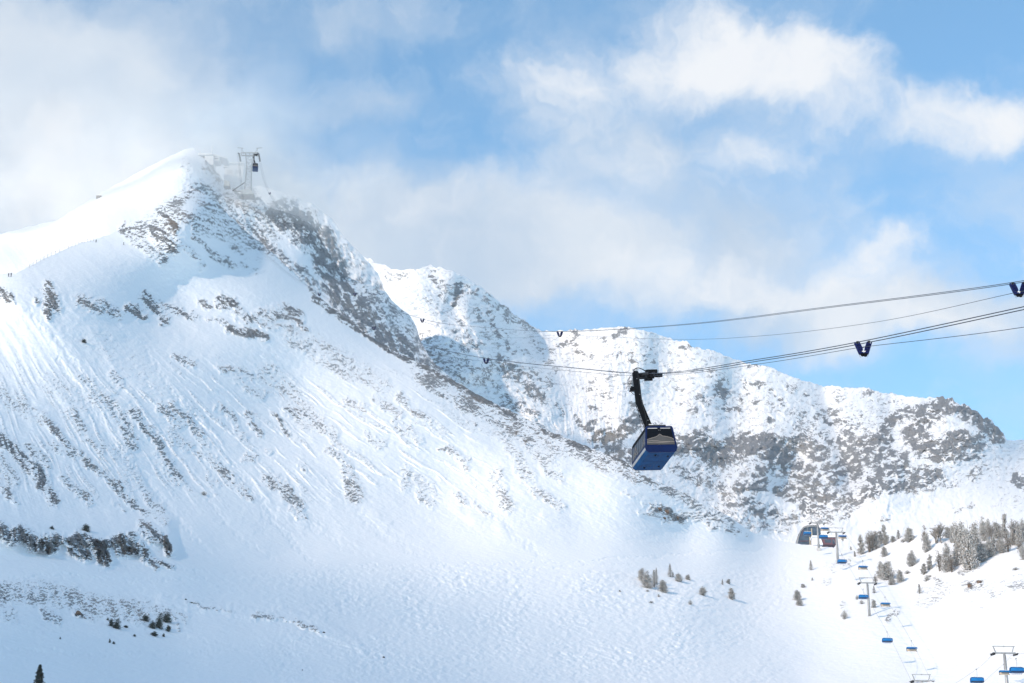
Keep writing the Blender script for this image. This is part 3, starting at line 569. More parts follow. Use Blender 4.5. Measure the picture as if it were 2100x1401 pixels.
def make_carrier():
    t = thing('rope_carrier', '', 'cable carrier')
    for y in (-.16, .16):
        for s in (-1, 1):
            bm = BM()
            # lattice arm: two rails and cross plates with gaps
            a0, a1 = Vector((s*.76, y, .02)), Vector((s*.36, y, .02)); b0, b1 = Vector((s*.40, y, -1.02)), Vector((s*.10, y, -.72))
            m0 = a1.lerp(b1, .5)+Vector((s*-.06, 0, -.12))
            bar(bm, a0, b0, .13, .09); bar(bm, a1, m0, .12, .09); bar(bm, m0, b1, .12, .09)
            for k in (.22, .46, .7, .95):
                pa = a0.lerp(b0, k); pb = (a1.lerp(m0, k*2) if k < .5 else m0.lerp(b1, k*2-1)); bar(bm, pa, pb, .10, .1)
            bar(bm, b0, Vector((s*.05, y, -1.0)), .16, .12)
            new('arm', bm, m_royal, t)
    bm = BM(); bar(bm, (-.62, 0, .03), (-.40, 0, .03), .5, .12); bar(bm, (.40, 0, .03), (.62, 0, .03), .5, .12); new('rope_shoe', bm, m_dark, t)
    bm = BM(); disc(bm, (-.12, 0, -1.12), (0, 1, 0), .17, .22, 12); disc(bm, (.13, 0, -1.14), (0, 1, 0), .19, .22, 12); new('roller', bm, m_black, t)
    bm = BM(); abox(bm, (-.16, -.2, -.93), (.16, -.17, -.86)); new('plate', bm, m_white, t)
    bm = BM()
    for s in (-1, 1): tube(bm, [(s*.42, 0, -.95), (s*.36, 0, -1.3), (s*.28, 0, -1.42)], .012, 5)
    new('guide_wire', bm, m_dark, t)
    return t
CAR = [(1770, 702, 182, 'large blue rope carrier on the lower line, right of the cabin'), (2088, 581, 190, 'large blue rope carrier cut by the right edge of the frame'), (1148, 680, 462, 'blue rope carrier hanging in the middle of the upper line'),
       (997, 735, 462, 'blue rope carrier on the lower line, left of the cabin'), (866, 654, 680, 'small blue rope carrier where the upper line leaves the dark cliffs'), (767, 670, 750, 'small dark blue carrier low against the dark cliff edge'),
       (728, 601, 860, 'tiny carrier of the upper line before the dark cliffs'), (655, 602, 960, 'tiny carrier of the lower line above the snow face'), (553, 395, 1290, 'faint carrier in the mist right of the summit tower')]
c0 = make_carrier(); split_parts(c0)
def line_dir(L, px):
    for a, b in zip(L[:-1], L[1:]):
        if b[0] <= px <= a[0]: return (P(*a)-P(*b)).normalized()
for i, (px, py, D, lab) in enumerate(CAR):
    o = c0 if i == 0 else copy_tree(c0)
    o.location = P(px, py, D) + Vector((0, 0, -.05)); o.rotation_euler = (0, 0, math.radians(-6)); sc = 1 if D < 300 else 1.0
    tag(o, lab, 'cable carrier', 'blue rope carriers on the tram cables')

def superbox(bm, W_, L_, H_, bulge=.22, tumble=.12):
    pass
def make_cabin(detail=True):
    t = thing('tram_cabin', 'dark blue cable car cabin hanging from its long black arm in front of the mountain', 'cable car')
    Wd, Ln, H = 4.0, 6.9, 3.35
    # side profile (x,z): widest at sill height, leaning in above and below
    def sec(g=0.0):
        return [(-1.62+g, 0+g), (-1.92+g, .25+g*.5), (-2.02+g, .62), (-1.99+g, .95), (-1.74+g, 3.12-g*.5), (-1.60+g, H-g), (1.60-g, H-g), (1.74-g, 3.12-g*.5), (1.99-g, .95), (2.02-g, .62), (1.92-g, .25+g*.5), (1.62-g, 0+g)]
    # shell of frames: end rings, sills, floor skirt
    bm = BM()
    for y0, y1 in ((-Ln/2, -Ln/2+.16), (Ln/2-.16, Ln/2)):
        o_ = sec(); i_ = sec(.20); n = len(o_)
        rings = [[bm.verts.new((p[0], y, p[1])) for p in q] for q, y in ((o_, y0), (o_, y1), (i_, y1), (i_, y0))]
        for a in range(4):
            A, B = rings[a], rings[(a+1) % 4]
            for k in range(n): bm.faces.new((A[k], A[(k+1) % n], B[(k+1) % n], B[k]))
    prof(bm, [(-2.0, .62), (-1.96, .98), (-1.84, .98), (-1.84, .62)], 'xz', -Ln/2+.16, Ln/2-.16)
    prof(bm, [(2.0, .62), (1.96, .98), (1.84, .98), (1.84, .62)], 'xz', -Ln/2+.16, Ln/2-.16)
    for y in (-Ln/2+.012, Ln/2-.012):
        prof(bm, [(-1.9, .2), (-1.97, .95), (1.97, .95), (1.9, .2), (1.6, .03), (-1.6, .03)], 'xz', y-.01*(1 if y > 0 else -1), y+.06*(-1 if y > 0 else 1))
    new('body', bm, m_blue, t)
    bm = BM(); prof(bm, [(-1.62, 0), (-1.92, .25), (-1.99, .60), (1.99, .60), (1.92, .25), (1.62, 0)], 'xz', -Ln/2+.165, Ln/2-.165); fl = new('floor_pan', bm, m_under, t)
    bm = BM()
    for x, y in ((-.7, -1.9), (-.7, 1.7)):                       # hatch outlines under the floor
        for a, b in (((-.62, -.3), (.62, -.3)), ((.62, -.3), (.62, .3)), ((.62, .3), (-.62, .3)), ((-.62, .3), (-.62, -.3))):
            bar(bm, (x+a[0], y+a[1], -.006), (x+b[0], y+b[1], -.006), .035, .012)
    new('floor_hatch', bm, m_blue, fl)
    bm = BM()
    for x, y in ((-.55, -2.35), (1.15, -1.9), (-.75, 2.35), (1.0, 1.9)):
        for k in range(6):
            a = k*math.pi/3; bar(bm, (x, y, -.01), (x+.17*math.cos(a), y+.26*math.sin(a), -.01), .05, .02)
        tube(bm, [(x, y, .02), (x, y, -.14)], .07, 8)
    new('damper_foot', bm, m_black, fl)
    bm = BM(); bar(bm, (.35, -Ln/2+.3, -.004), (.35, Ln/2-.3, -.004), .03, .008); bar(bm, (-1.5, .1, -.004), (1.5, .1, -.004), .02, .008); new('seam', bm, m_blue, fl)
    # roof
    bm = BM(); abox(bm, (-1.58, -Ln/2+.17, H-.10), (1.58, Ln/2-.17, H+.05)); abox(bm, (-.9, -Ln/2+.5, H+.052), (1.0, Ln/2-.5, H+.14)); rf = new('roof', bm, m_black, t)
    bm = BM(); abox(bm, (-1.2, -Ln/2+.10, H+.056), (.9, -Ln/2+.46, H+.20)); new('roof_rail', bm, m_dark, rf)
    # end windows
    for y, sgn in ((-Ln/2+.07, -1), (Ln/2-.07, 1)):
        bm = BM(); prof(bm, [(-1.80, .98), (-1.56, 3.16), (1.56, 3.16), (1.80, .98)], 'xz', y-.02, y+.02); g_ = new('end_window', bm, m_glass, t)
        if sgn < 0:
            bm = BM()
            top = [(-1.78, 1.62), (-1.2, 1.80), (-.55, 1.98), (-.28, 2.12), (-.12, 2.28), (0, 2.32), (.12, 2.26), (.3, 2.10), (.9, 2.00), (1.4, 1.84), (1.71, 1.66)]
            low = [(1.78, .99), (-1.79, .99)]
            prof(bm, top+low, 'xz', y-.026, y-.024); new('window_reflection', bm, m_refl, g_)  # peak-shaped snow reflection painted on the glass as a pale sheet
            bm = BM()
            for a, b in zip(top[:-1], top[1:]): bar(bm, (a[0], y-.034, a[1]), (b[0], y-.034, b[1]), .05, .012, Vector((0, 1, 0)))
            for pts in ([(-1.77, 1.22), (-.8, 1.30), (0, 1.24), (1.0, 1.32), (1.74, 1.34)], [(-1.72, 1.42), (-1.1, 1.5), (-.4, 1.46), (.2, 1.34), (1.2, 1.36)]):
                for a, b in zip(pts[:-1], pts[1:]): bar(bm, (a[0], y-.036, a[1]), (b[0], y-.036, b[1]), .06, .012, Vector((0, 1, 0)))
            new('reflection_line', bm, m_refl_emblem, g_)  # lighter edges and streaks of the painted reflection
            bm = BM(); bar(bm, (-1.45, y-.03, 3.09), (-.25, y-.03, 3.09), .04, .05); bar(bm, (.15, y-.03, 3.09), (1.4, y-.03, 3.09), .04, .05); new('light_strip', bm, m_white, g_)
            bm = BM(); bar(bm, (-.1, y-.03, 2.86), (-.06, y-.03, 2.82), .05, .06); bar(bm, (.08, y-.03, 2.86), (.12, y-.03, 2.82), .05, .06); new('lamp', bm, m_grey, g_)
    # side glazing with doors
    for s in (-1, 1):
        def sx(z, e=0): return s*(1.97-(z-.98)*(.235/2.14)+e)
        def quad(bm, y0, y1, z0, z1, e=0, th=.03):
            A = [Vector((sx(z0, e), y0, z0)), Vector((sx(z0, e), y1, z0)), Vector((sx(z1, e), y1, z1)), Vector((sx(z1, e), y0, z1))]
            B = [v-Vector((s*th, 0, 0)) for v in A]; A = [bm.verts.new(v) for v in A]; B = [bm.verts.new(v) for v in B]
            for k in range(4): bm.faces.new((A[k], A[(k+1) % 4], B[(k+1) % 4], B[k]))
            bm.faces.new(A); bm.faces.new(B[::-1])
        ys = [-3.27, -2.2, -1.1, -.02, 1.08, 2.18, 3.27]
        for k in range(6):
            bm = BM(); quad(bm, ys[k]+.03, ys[k+1]-.03, 1.0, 2.72, 0)
            new('door_window' if k in (2, 3) else 'side_window', bm, m_sglass, t)
        bm = BM(); quad(bm, -3.28, 3.28, 2.74, 3.14, .01, .05)
        for y in ys[1:-1]: quad(bm, y-.028, y+.028, 1.0, 2.72, .012, .05)
        new('window_frame', bm, m_black, t)
        bm = BM(); prof(bm, [(s*1.99, .36), (s*2.035, .62), (s*2.03, .66), (s*1.9, .66), (s*1.9, .36)], 'xz', -Ln/2+.2, Ln/2-.2); new('door_sill', bm, m_grey, t)
        if s < 0:
            # white peak emblem drawn on the glass, large at the far end and a small one by the near post
            def W3(y, z): return Vector((sx(z, .022), y, z))
            for (oy, oz, k_) in ((1.55, 1.05, 1.0), (-2.65, 1.12, .62)):
                bm = BM()
                pk = [(1.35, .05), (.95, .42), (.70, .62), (.45, .95), (.22, 1.02), (.05, 1.35), (-.12, 1.10), (-.32, .98), (-.5, .62), (-.85, .38), (-1.2, .06)]
                inn = [(.9, .08), (.6, .3), (.3, .34), (.05, .62), (-.25, .3), (-.55, .26)]
                for L_ in (pk, inn):
                    for a, b in zip(L_[:-1], L_[1:]): bar(bm, W3(oy+a[0]*k_, oz+a[1]*k_), W3(oy+b[0]*k_, oz+b[1]*k_), .055*k_, .02, Vector((1, 0, 0)))
                new('peak_emblem', bm, m_refl_emblem, t)
    # hanger arm
    bm = BM()
    pl = [(-1.60, H+8.40), (-1.50, H+8.55), (-.98, H+8.55), (-.88, H+8.40), (-.84, H+4.45), (.12, H+1.2), (.42, H+.1), (-.42, H+.1), (-.80, H+1.5), (-1.52, H+4.35)]
    prof(bm, pl, 'xz', -.27, .27)
    for y in (-.284, .274):
        prof(bm, [(p[0]*1.0+.0, p[1]) for p in [(-1.58, H+8.3), (-1.50, H+8.4), (-1.50, H+4.1), (-.9, H+1.7), (-.45, H+.2), (-.53, H+.2), (-.98, H+1.7), (-1.57, H+4.0)]], 'xz', y, y+.012)
    arm = new('hanger_arm', bm, m_black, t)
    bm = BM(); tube(bm, [(-1.02, -.31, H+8.3), (-.98, -.31, H+4.6), (-.62, -.31, H+2.6), (-.5, -.31, H+.3)], .03, 6); new('conduit', bm, m_dark, arm)
    bm = BM(); abox(bm, (-.33, -.30, H+1.02), (.05, -.285, H+1.42)); sg = new('sign_plate', bm, m_white, arm)
    bm = BM(); abox(bm, (-.27, -.307, H+1.10), (-.17, -.301, H+1.20)); abox(bm, (-.27, -.307, H+1.26), (-.10, -.301, H+1.34)); abox(bm, (-.12, -.307, H+1.08), (-.02, -.301, H+1.16)); new('sign_mark', bm, m_black, sg)
    bm = BM(); [disc(bm, p, (0, 1, 0), .05, .03, 8) for p in ((-.38, -.292, H+1.95), (-.12, -.292, H+.62), (-1.1, -.292, H+5.4), (-.95, -.292, H+5.4), (-1.2, -.292, H+7.5))]; new('bolt', bm, m_grey, arm)
    # platform with railing and ladders
    bm = BM(); abox(bm, (-2.18, -.5, H+6.05), (-1.60, .5, H+6.13)); abox(bm, (-2.12, -.42, H+6.13), (-1.66, .30, H+6.42)); bar(bm, (-2.1, -.3, H+6.05), (-1.6, -.3, H+5.55), .05); bar(bm, (-2.1, .3, H+6.05), (-1.6, .3, H+5.55), .05); new('platform', bm, m_black, t)
    bm = BM()
    for y in (-.5, 0., .5):
        tube(bm, [(-2.16, y, H+6.1), (-2.24, y, H+7.0), (-2.20, y, H+7.6), (-1.98, y, H+7.95), (-1.62, y, H+8.05)], .022, 5)
    for z in (6.45, 6.8, 7.15, 7.5):
        tube(bm, [(-1.62, -.5, H+z), (-2.21, -.5, H+z), (-2.21, .5, H+z), (-1.62, .5, H+z)], .018, 5)
    new('cage_rail', bm, m_dark, t)
    bm = BM()
    for x in (-1.35, -.98): tube(bm, [(x-.12, -.2, H+4.1), (x, -.2, H+.0)], .022, 5)
    for k in range(11):
        z = H+.15+k*.36; x = -1.36-.12*(z-H)/4.1; tube(bm, [(x, -.2, z), (x+.38, -.2, z)], .016, 5)
    new('ladder', bm, m_dark, t)
    # carriage on the track ropes
    c = BM()
    bar(c, (0, -4.2, H+8.02), (0, 4.2, H+8.02), .30, .34)
    for y in (-3.2, -1.1, 1.1, 3.2):
        bar(c, (-.5, y-.85, H+7.98), (-.5, y+.85, H+7.98), .10, .26); bar(c, (.5, y-.85, H+7.98), (.5, y+.85, H+7.98), .10, .26); bar(c, (-.5, y, H+8.02), (.5, y, H+8.02), .22, .2)
    bar(c, (-1.2, 0, H+8.05), (.2, 0, H+8.05), .6, .45); bar(c, (-.9, -.2, H+7.95), (.55, -.2, H+7.95), .3, .3)
    abox(c, (.05, -2.2, H+8.30), (1.15, .3, H+8.75), None, .04); abox(c, (.9, -3.6, H+7.75), (1.5, -1.6, H+8.3), None, .04); abox(c, (-.2, -3, H+7.6), (.6, 3, H+7.9), None, .04); abox(c, (-.1, -1.0, H+7.35), (.75, .3, H+7.68), None, .04); abox(c, (.55, -2.2, H+7.8), (1.05, -1.0, H+8.2), None, .04)
    cg = new('carriage', c, m_black, t)
    bm = BM()
    for x in (-.42, .42):
        for k in range(16): disc(bm, (x, -4.0+k*.533, H+8.22), (1, 0, 0), .19, .10, 12)
    new('wheel', bm, m_dark, cg); cg.name = 'carriage'; cg['tilt'] = 1
    bm = BM(); tube(bm, catmull([(-1.45, 0, H+8.3), (-1.35, -.1, H+8.8), (-.9, -.2, H+8.98), (-.3, -.2, H+8.78), (.1, -.2, H+8.5), (.5, -.3, H+8.45)], 8), .06, 8); new('cable_loop', bm, m_black, t)
    return t
c1 = make_cabin()
yv = Vector((-.186, .98, 0)).normalized(); zv = Vector((-.080, .02, .996)).normalized(); xv = yv.cross(zv).normalized(); yv = zv.cross(xv).normalized()
Mx = Matrix((xv, yv, zv)).transposed().to_4x4()
fl_pt = P(1357.5, 927, 243.5) + yv*3.45                      # middle of the floor
Mx.translation = fl_pt - zv*.0
c1.matrix_world = Mx
rd = (P(1400, 758.5, 234)-P(1290, 768.5, 268)).normalized(); loc = Matrix((xv, yv, zv)) @ (-rd)
for ch in c1.children:
    if ch.get('tilt'):
        del ch['tilt']; piv = Matrix.Translation((-.1, 0, 3.35+8.05)); q_ = Vector((0, 1, 0)).rotation_difference(loc); ch.matrix_basis = piv @ q_.to_matrix().to_4x4() @ piv.inverted()
split_parts(c1)
c2 = copy_tree(c1); c2.matrix_world = Matrix.Translation(P(523.3, 348, 1380)) @ Matrix.Rotation(math.radians(8), 4, 'Z') @ Matrix.Scale(.98, 4)
tag(c2, 'far dark cabin hanging in mist beside the summit tower', 'cable car', 'tram cabins'); c1['group'] = 'tram cabins'

# ------------------------------------------------------------------ summit: tower, stations, foundations
def lattice(bm, base, top, w0, w1, n, r):
    for k in range(n+1):
        t = k/n; c = base.lerp(top, t); w_ = w0+(w1-w0)*t; q = [c+Vector((sx_*w_/2, sy*w_/2, 0)) for sx_, sy in ((-1, -1), (1, -1), (1, 1), (-1, 1))]
        for a in range(4):
            bar(bm, q[a], q[(a+1) % 4], r*.7)
            if k: bar(bm, pq[a], q[a], r); bar(bm, pq[a], q[(a+1) % 4], r*.6); bar(bm, pq[(a+1) % 4], q[a], r*.6)
        pq = q
TB = P(508, 398, 1400); TT = P(508, 318, 1400)
def hgt(B, px, py):
    d = ray(px, py); return math.hypot(B.x, B.y)*d.z/math.hypot(d.x, d.y)-B.z
hT = hgt(TB, 508, 316)
tw = thing('tram_tower', 'tall steel lattice tower carrying the tram cables on the misty summit ridge', 'lift tower', TB)
bm = BM(); lattice(bm, Vector((0, 0, 0)), Vector((0, 0, hT*.66)), 4.8, 3.4, 5, .26); lattice(bm, Vector((0, 0, hT*.66)), Vector((0, 0, hT*.98)), 3.4, 5.6, 2, .26); new('lattice_mast', bm, m_grey, tw)
bm = BM()
for y in (-2.2, 2.2): bar(bm, (-6.2, y, hT), (5.6, y, hT), .4, .8)
for x in (-6, -3, 0, 3, 5.4): bar(bm, (x, -2.2, hT), (x, 2.2, hT), .4)
new('crossarm', bm, m_grey, tw)
for x in (-6.2, 5.6):
    bm = BM(); s = 1 if x > 0 else -1
    bar(bm, (x-s*2, 0, hT+.4), (x-s*.4, 0, hT+4.6), .35); bar(bm, (x, 0, hT+.4), (x-s*.4, 0, hT+4.6), .25); bar(bm, (x-s*1.4, 0, hT+4.6), (x+s*2.6, 0, hT+5.0), .5, .3); new('upper_gantry', bm, m_grey, tw)
    bm = BM()
    for k in range(10): z = hT-2.2+3*math.sin(k/9*math.pi)*.4; bar(bm, (x+s*.9, -6+k*1.2, z), (x+s*.9, -4.8+k*1.2, hT-2.2+3*math.sin((k+1)/9*math.pi)*.4), 1.0, .6)
    new('saddle', bm, m_dark, tw)
bm = BM(); bar(bm, (-2, 0, hT*.30), (-11, 2, hT*.11), .5); bar(bm, (-2, 0, hT*.06), (-11, 2, hT*.11), .35); new('stay', bm, m_dark, tw)
def rockbase(name, label, px, py, D, sx_, sy, sz):
    bm = BM(); bmesh.ops.create_icosphere(bm, subdivisions=3, radius=1)
    for v in bm.verts:
        v.co = Vector((v.co.x*sx_, v.co.y*sy, v.co.z*sz)); n_ = math.sin(v.co.x*1.7+1)*math.cos(v.co.z*2.1)+math.sin(v.co.y*1.3); v.co *= 1+.06*n_
    o = new(name, bm, m_conc); o.location = P(px, py, D); return o
def slab(name, label, cat, px, py, D, w_, d_, h_, mat, tp=.8):
    bm = BM(); prof(bm, [(-w_/2, 0), (-w_/2*tp, h_), (w_/2*tp*.8, h_*.86), (w_/2, 0)], 'xz', -d_/2, d_/2); o = new(name, bm, mat); o.location = P(px, py, D); return tag(o, label, cat)
slab('foundation_block', 'pale concrete block anchoring the tower stay on the ridge', 'foundation', 466, 385, 1415, 4.5, 6, 4.5, m_conc)
slab('foundation_block', 'broad concrete footing under the lattice tower', 'foundation', 508, 404, 1398, 10, 9, 4, m_conc, .7)['group'] = 'concrete tower foundations'
bpy.data.objects['foundation_block']['group'] = 'concrete tower foundations'
ts = thing('summit_station', 'frosted summit building with a thin white mast beside the peak', 'building', P(432, 330, 1480))
bm = BM(); abox(bm, (-3.5, -6, -6), (3, 6, 1.5)); abox(bm, (3.0, -5, -2), (7, 5, .6)); new('wall', bm, m_pale, ts)
bm = BM(); abox(bm, (-8, -7, 1.5), (2, 7, 3.0)); bar(bm, (1, 0, 2.6), (13, 0, -.8), 12, .8); new('roof', bm, m_pale, ts)
bm = BM(); tube(bm, [(.6, 0, 1), (.6, 0, 12.5)], .75, 8, r2=.35); new('mast', bm, m_pale, ts)
bm = BM(); abox(bm, (3.4, -5.2, -1.2), (6.4, -5.02, -.2)); new('window', bm, m_dark, ts)
tl = thing('top_terminal', 'faint boxy lift terminal half lost in the summit mist', 'building', P(482, 362, 1500))
bm = BM(); abox(bm, (-7, -7, -8), (7, 7, 4)); abox(bm, (-4, -6, 4), (7, 6, 7)); new('wall', bm, m_pale, tl)
bm = BM(); abox(bm, (-8, -8, 7), (7.6, 7, 7.8)); abox(bm, (-8, -8, 4.0), (-4.1, 7, 4.6)); new('roof', bm, m_pale, tl)
bm = BM(); abox(bm, (-5, -7.08, -1), (-1, -7.02, 2)); abox(bm, (1, -7.08, -1), (5, -7.02, 2)); new('window', bm, m_grey, tl)
sh = thing('ridge_hut', 'small brown hut dug into the snow on the left ridge', 'hut', P(203, 405, 1440))
bm = BM(); abox(bm, (-1.7, -1.5, -1.4), (1.7, 1.5, .9)); new('wall', bm, m_wood, sh)
bm = BM(); prof(bm, [(-2.1, .9), (0, 1.7), (2.1, .9), (2.1, .75), (-2.1, .75)], 'xz', -1.9, 1.9); new('roof', bm, m_white, sh)

# ------------------------------------------------------------------ chairlift
def make_chair(up):
    nm = 'going up with its blue bubble closed' if up else 'coming down with its bubble raised'
    t = thing('lift_chair', '', 'chairlift chair')
    sg = 1 if up else -1                           # +y is uphill / away from the viewer
    bm = BM(); tube(bm, [(0, 0, 0), (0, sg*-.25, -.5), (0, sg*-.3, -1.3), (0, sg*-.15, -2.5)], .075, 8); abox(bm, (-.16, -.5, -.12), (.16, .5, .14)); new('hanger', bm, m_grey, t)
    bm = BM(); bar(bm, (-1.5, 0, -2.5), (1.5, 0, -2.5), .16, .16)
    for x in (-1.4, 1.4): bar(bm, (x, 0, -2.5), (x*1.4, 0, -3.0), .12)
    for x in (-2.05, 2.05):
        bar(bm, (x, sg*-.45, -2.95), (x, sg*-.5, -4.35), .13); bar(bm, (x, sg*-.5, -4.35), (x, sg*.45, -4.4), .13)
    bar(bm, (-2.05, sg*-.45, -2.95), (2.05, sg*-.45, -2.95), .10); new('frame', bm, m_black, t)
    bm = BM()
    for k in range(6): x = -1.9+k*.64; abox(bm, (x, min(sg*-.5, sg*-.38), -4.2), (x+.6, max(sg*-.5, sg*-.38), -3.35), None, .04)
    new('backrest', bm, m_seat if not up else m_bub2, t)
    bm = BM()
    for k in range(6): x = -1.9+k*.64; abox(bm, (x, min(sg*-.4, sg*.25), -4.36), (x+.6, max(sg*-.4, sg*.25), -4.24), None, .04)
    new('seat', bm, m_seat if not up else m_bub2, t)
    bm = BM()
    if up: pr = [(-.62, -4.25), (-.72, -3.7), (-.62, -3.1), (-.3, -2.75), (.2, -2.68), (.7, -2.85), (1.1, -3.3), (1.25, -3.9), (1.15, -4.45)]
    else: pr = [(-.55, -3.55), (-.62, -3.2), (-.45, -2.82), (0, -2.66), (.45, -2.72), (.85, -2.98), (1.0, -3.35)]
    pr = [(sg*y, z) for y, z in pr]; n = len(pr)
    R = []
    for x, k in ((-2.2, .86), (-2.05, .97), (0, 1.02), (2.05, .97), (2.2, .86)): R.append([bm.verts.new((x, y*k, -3.4+(z+3.4)*k)) for y, z in pr])
    I = [[bm.verts.new((v.co.x*.97, v.co.y*.93, -3.4+(v.co.z+3.4)*.93)) for v in r] for r in R]
    for S in (R, I):
        for a, b in zip(S[:-1], S[1:]):
            for k in range(n-1): bm.faces.new((a[k], a[k+1], b[k+1], b[k]))
    for a, b in ((0, 0), (-1, -1)):
        for k in range(n-1): bm.faces.new((R[a][k], R[a][k+1], I[b][k+1], I[b][k]))
    for k in (0, -1):
        for a in range(4): bm.faces.new((R[a][k], R[a+1][k], I[a+1][k], I[a][k]))
    bb = new('bubble', bm, m_bub, t, True)
    if up:
        bm = BM(); bar(bm, (-2.1, sg*-.66, -4.28), (2.1, sg*-.66, -4.28), .12, .22); new('bubble_edge', bm, m_bub2, bb)
    bm = BM(); abox(bm, (-1.95, min(sg*-.35, sg*.5), -2.66), (1.95, max(sg*-.35, sg*.5), -2.50), None, .06); new('snow_cap', bm, M_snow, t)
    if up:
        bm = BM(); [bar(bm, (x, .5, -4.4), (x, .65, -4.9), .07) for x in (-1.5, -.9, -.3, .3, .9, 1.5)]; bar(bm, (-1.7, .65, -4.9), (1.7, .65, -4.9), .07); new('footrest', bm, m_grey, t)
    return t
ch_up = make_chair(True); ch_dn = make_chair(False)
# px, py of canopy middle, width px, going up?, label
CH = [(1820, 1312, 20, 1, 'blue bubble chair above open snow, right of the lone middle tower and lower'), (1771, 1223, 18.5, 1, 'blue bubble chair left of the mast of the middle tower'), (1727, 1150.5, 18, 1, 'blue bubble chair at the foot of the tower right of the station'),
      (1689, 1100, 16.5, 1, 'dark blue bubble chair directly right of the station tower mast'), (1656, 1093, 15, 1, 'dim blue chair inside the mouth of the glass station'), (2004, 1393.5, 25.5, 1, 'large blue bubble chair at the bottom edge, left of the last tower'),
      (2085.5, 1373, 27, 1, 'largest blue bubble chair, under the right arm of the bottom right tower'),
      (1770, 1164, 18.5, 0, 'open chair with tan seat just above the middle tower'), (1816, 1239.5, 19, 0, 'open chair with tan seat right of the middle tower mast'), (1870, 1331, 21, 0, 'open chair with tan seat low over the bright bottom snow'),
      (1728, 1101, 16.5, 0, 'open chair under the right arm of the tower right of the station'), (1691.5, 1085, 17, 0, 'open snow capped chair just above and right of the station tower top'), (2060, 1379, 21, 0, 'open chair half behind the mast of the bottom right tower')]
GRIPS = []
nu = nd = 0
for px, py, wd, up, lab in CH:
    D = min(4.3*F/wd, .955*depth(px, py+22)); csc = wd*D/F/4.35
    src = ch_up if up else ch_dn
    if up: o = src if nu == 0 else copy_tree(src); nu += 1
    else: o = src if nd == 0 else copy_tree(src); nd += 1
    o.location = P(px, py, D) + Vector((0, 0, 3.4*csc)); o.scale = (csc,)*3; o.rotation_euler = (0, 0, math.radians(6)); tag(o, lab, 'chairlift chair', 'bubble chairs on the chairlift'); GRIPS.append((px, up, o.location.copy(), D))

def lift_tower(px, pyb, pyt, D, label, hw=3.6, wid=1.0):
    B = P(px, pyb, D); h = hgt(B, px, pyt)
    t = thing('lift_tower', label, 'lift tower', B, 'grey towers of the chairlift', math.radians(4))
    bm = BM(); tube(bm, [(0, 0, -1.5), (0, 0, h)], .52*wid, 14, r2=.36*wid); new('mast', bm, m_grey, t, True)
    bm = BM(); bar(bm, (-hw, 0, h+.15), (hw, 0, h+.15), .45, .5); new('crossarm', bm, m_grey, t)
    bm = BM(); bar(bm, (-hw*.98, 0, h+2.3), (hw*.98, 0, h+2.3), .22, .22)
    for s in (-1, 1): bar(bm, (s*hw*.70, 0, h+.3), (s*hw*.90, 0, h+2.25), .2); bar(bm, (s*hw*.70, .5, h+.3), (s*hw*.90, .5, h+2.25), .12)
    bar(bm, (0, 0, h+2.1), (.2, 0, h+2.5), .3); new('service_frame', bm, m_grey, t)
    for s in (-1, 1):
        bm = BM(); bar(bm, (s*hw, -2.2, h-.35), (s*hw, 2.2, h+.15), .30, .22); bar(bm, (s*(hw+.45), -2.2, h-.25), (s*(hw+.45), 2.2, h+.25), .08, .08)
        for k in range(5): bar(bm, (s*hw, -2+k, h-.3+k*.12), (s*(hw+.45), -2+k, h-.2+k*.12), .08)
        sv = new('sheave_train', bm, m_dark, t)
        bm = BM()
        for k in range(8): disc(bm, (s*(hw-.05), -2.1+k*.6, h-.62+k*.07), (1, 0, 0), .26, .14, 12)
        new('sheave_wheel', bm, m_black, sv)
    bm = BM(); tube(bm, [(.55*wid, 0, 0), (.42*wid, 0, h-.5)], .04, 5)
    for k in range(int(h/.9)): bar(bm, (.3, 0, .6+k*.9), (.62*wid-(.1*k*.9/h), 0, .6+k*.9), .04)
    new('ladder', bm, m_dark, t)
    bm = BM(); abox(bm, (-.9, -.9, -1.6), (.9, .9, .15), None, .1); new('footing', bm, m_conc, t)
    return [B+Vector((s*hw, 0, h-.35)) for s in (-1, 1)], t
tws = {}
_lt = lift_tower
def lift_tower(*a):
    r = _lt(*a); split_parts(r[1]); return r
tws[1], _ = lift_tower(1679, 1125, 1073, 1065, 'grey lift tower standing in front of the glass station', 3.8, 1.15)
tws[2], _ = lift_tower(1718, 1149, 1092, 985, 'second grey lift tower just right of the station', 3.9, 1.2)
tws[3], _ = lift_tower(1783, 1265, 1196, 842, 'lone lift tower standing in the middle of the right hand slope', 3.5, 1.05)
tws[4], _ = lift_tower(2070, 1460, 1340, 655, 'tall pale lift tower cut by the bottom right corner', 3.7, 1.1)
tws[5], _ = lift_tower(1895, 1460, 1397, 700, 'lift tower head peeking over the bottom edge', 3.4, 1.05)
def lrope(label, pts):
    bm = BM(); tube(bm, pts, .045, 5); return group(tag(new('lift_rope', bm, m_grey), label, 'cable'), 'chairlift haul cables')
gu = {p: l for p, u, l, d in GRIPS if u}; gd = {p: l for p, u, l, d in GRIPS if not u}
lrope('thin haul cable of the uphill chairs, left side of the chairlift', catmull([P(1655, 1084, 1110), tws[1][0], tws[2][0], gu[1727]+Vector((0, 0, .1)), tws[3][0], gu[1820]+Vector((0, 0, .1)), tws[5][0]], 6))
lrope('thin haul cable of the downhill chairs, right side of the chairlift', catmull([P(1668, 1082, 1110), tws[1][1], tws[2][1], gd[1770], tws[3][1], gd[1816], gd[1870], tws[5][1]], 6))
lrope('thin cable climbing to the left arm of the bottom right tower', catmull([P(1900, 1440, 690), gu[2004], tws[4][0]], 6))
lrope('thin cable leaving the right arm of the bottom right tower', catmull([P(1960, 1450, 680), gd[2060], tws[4][1], P(2200, 1330, 620)], 6))

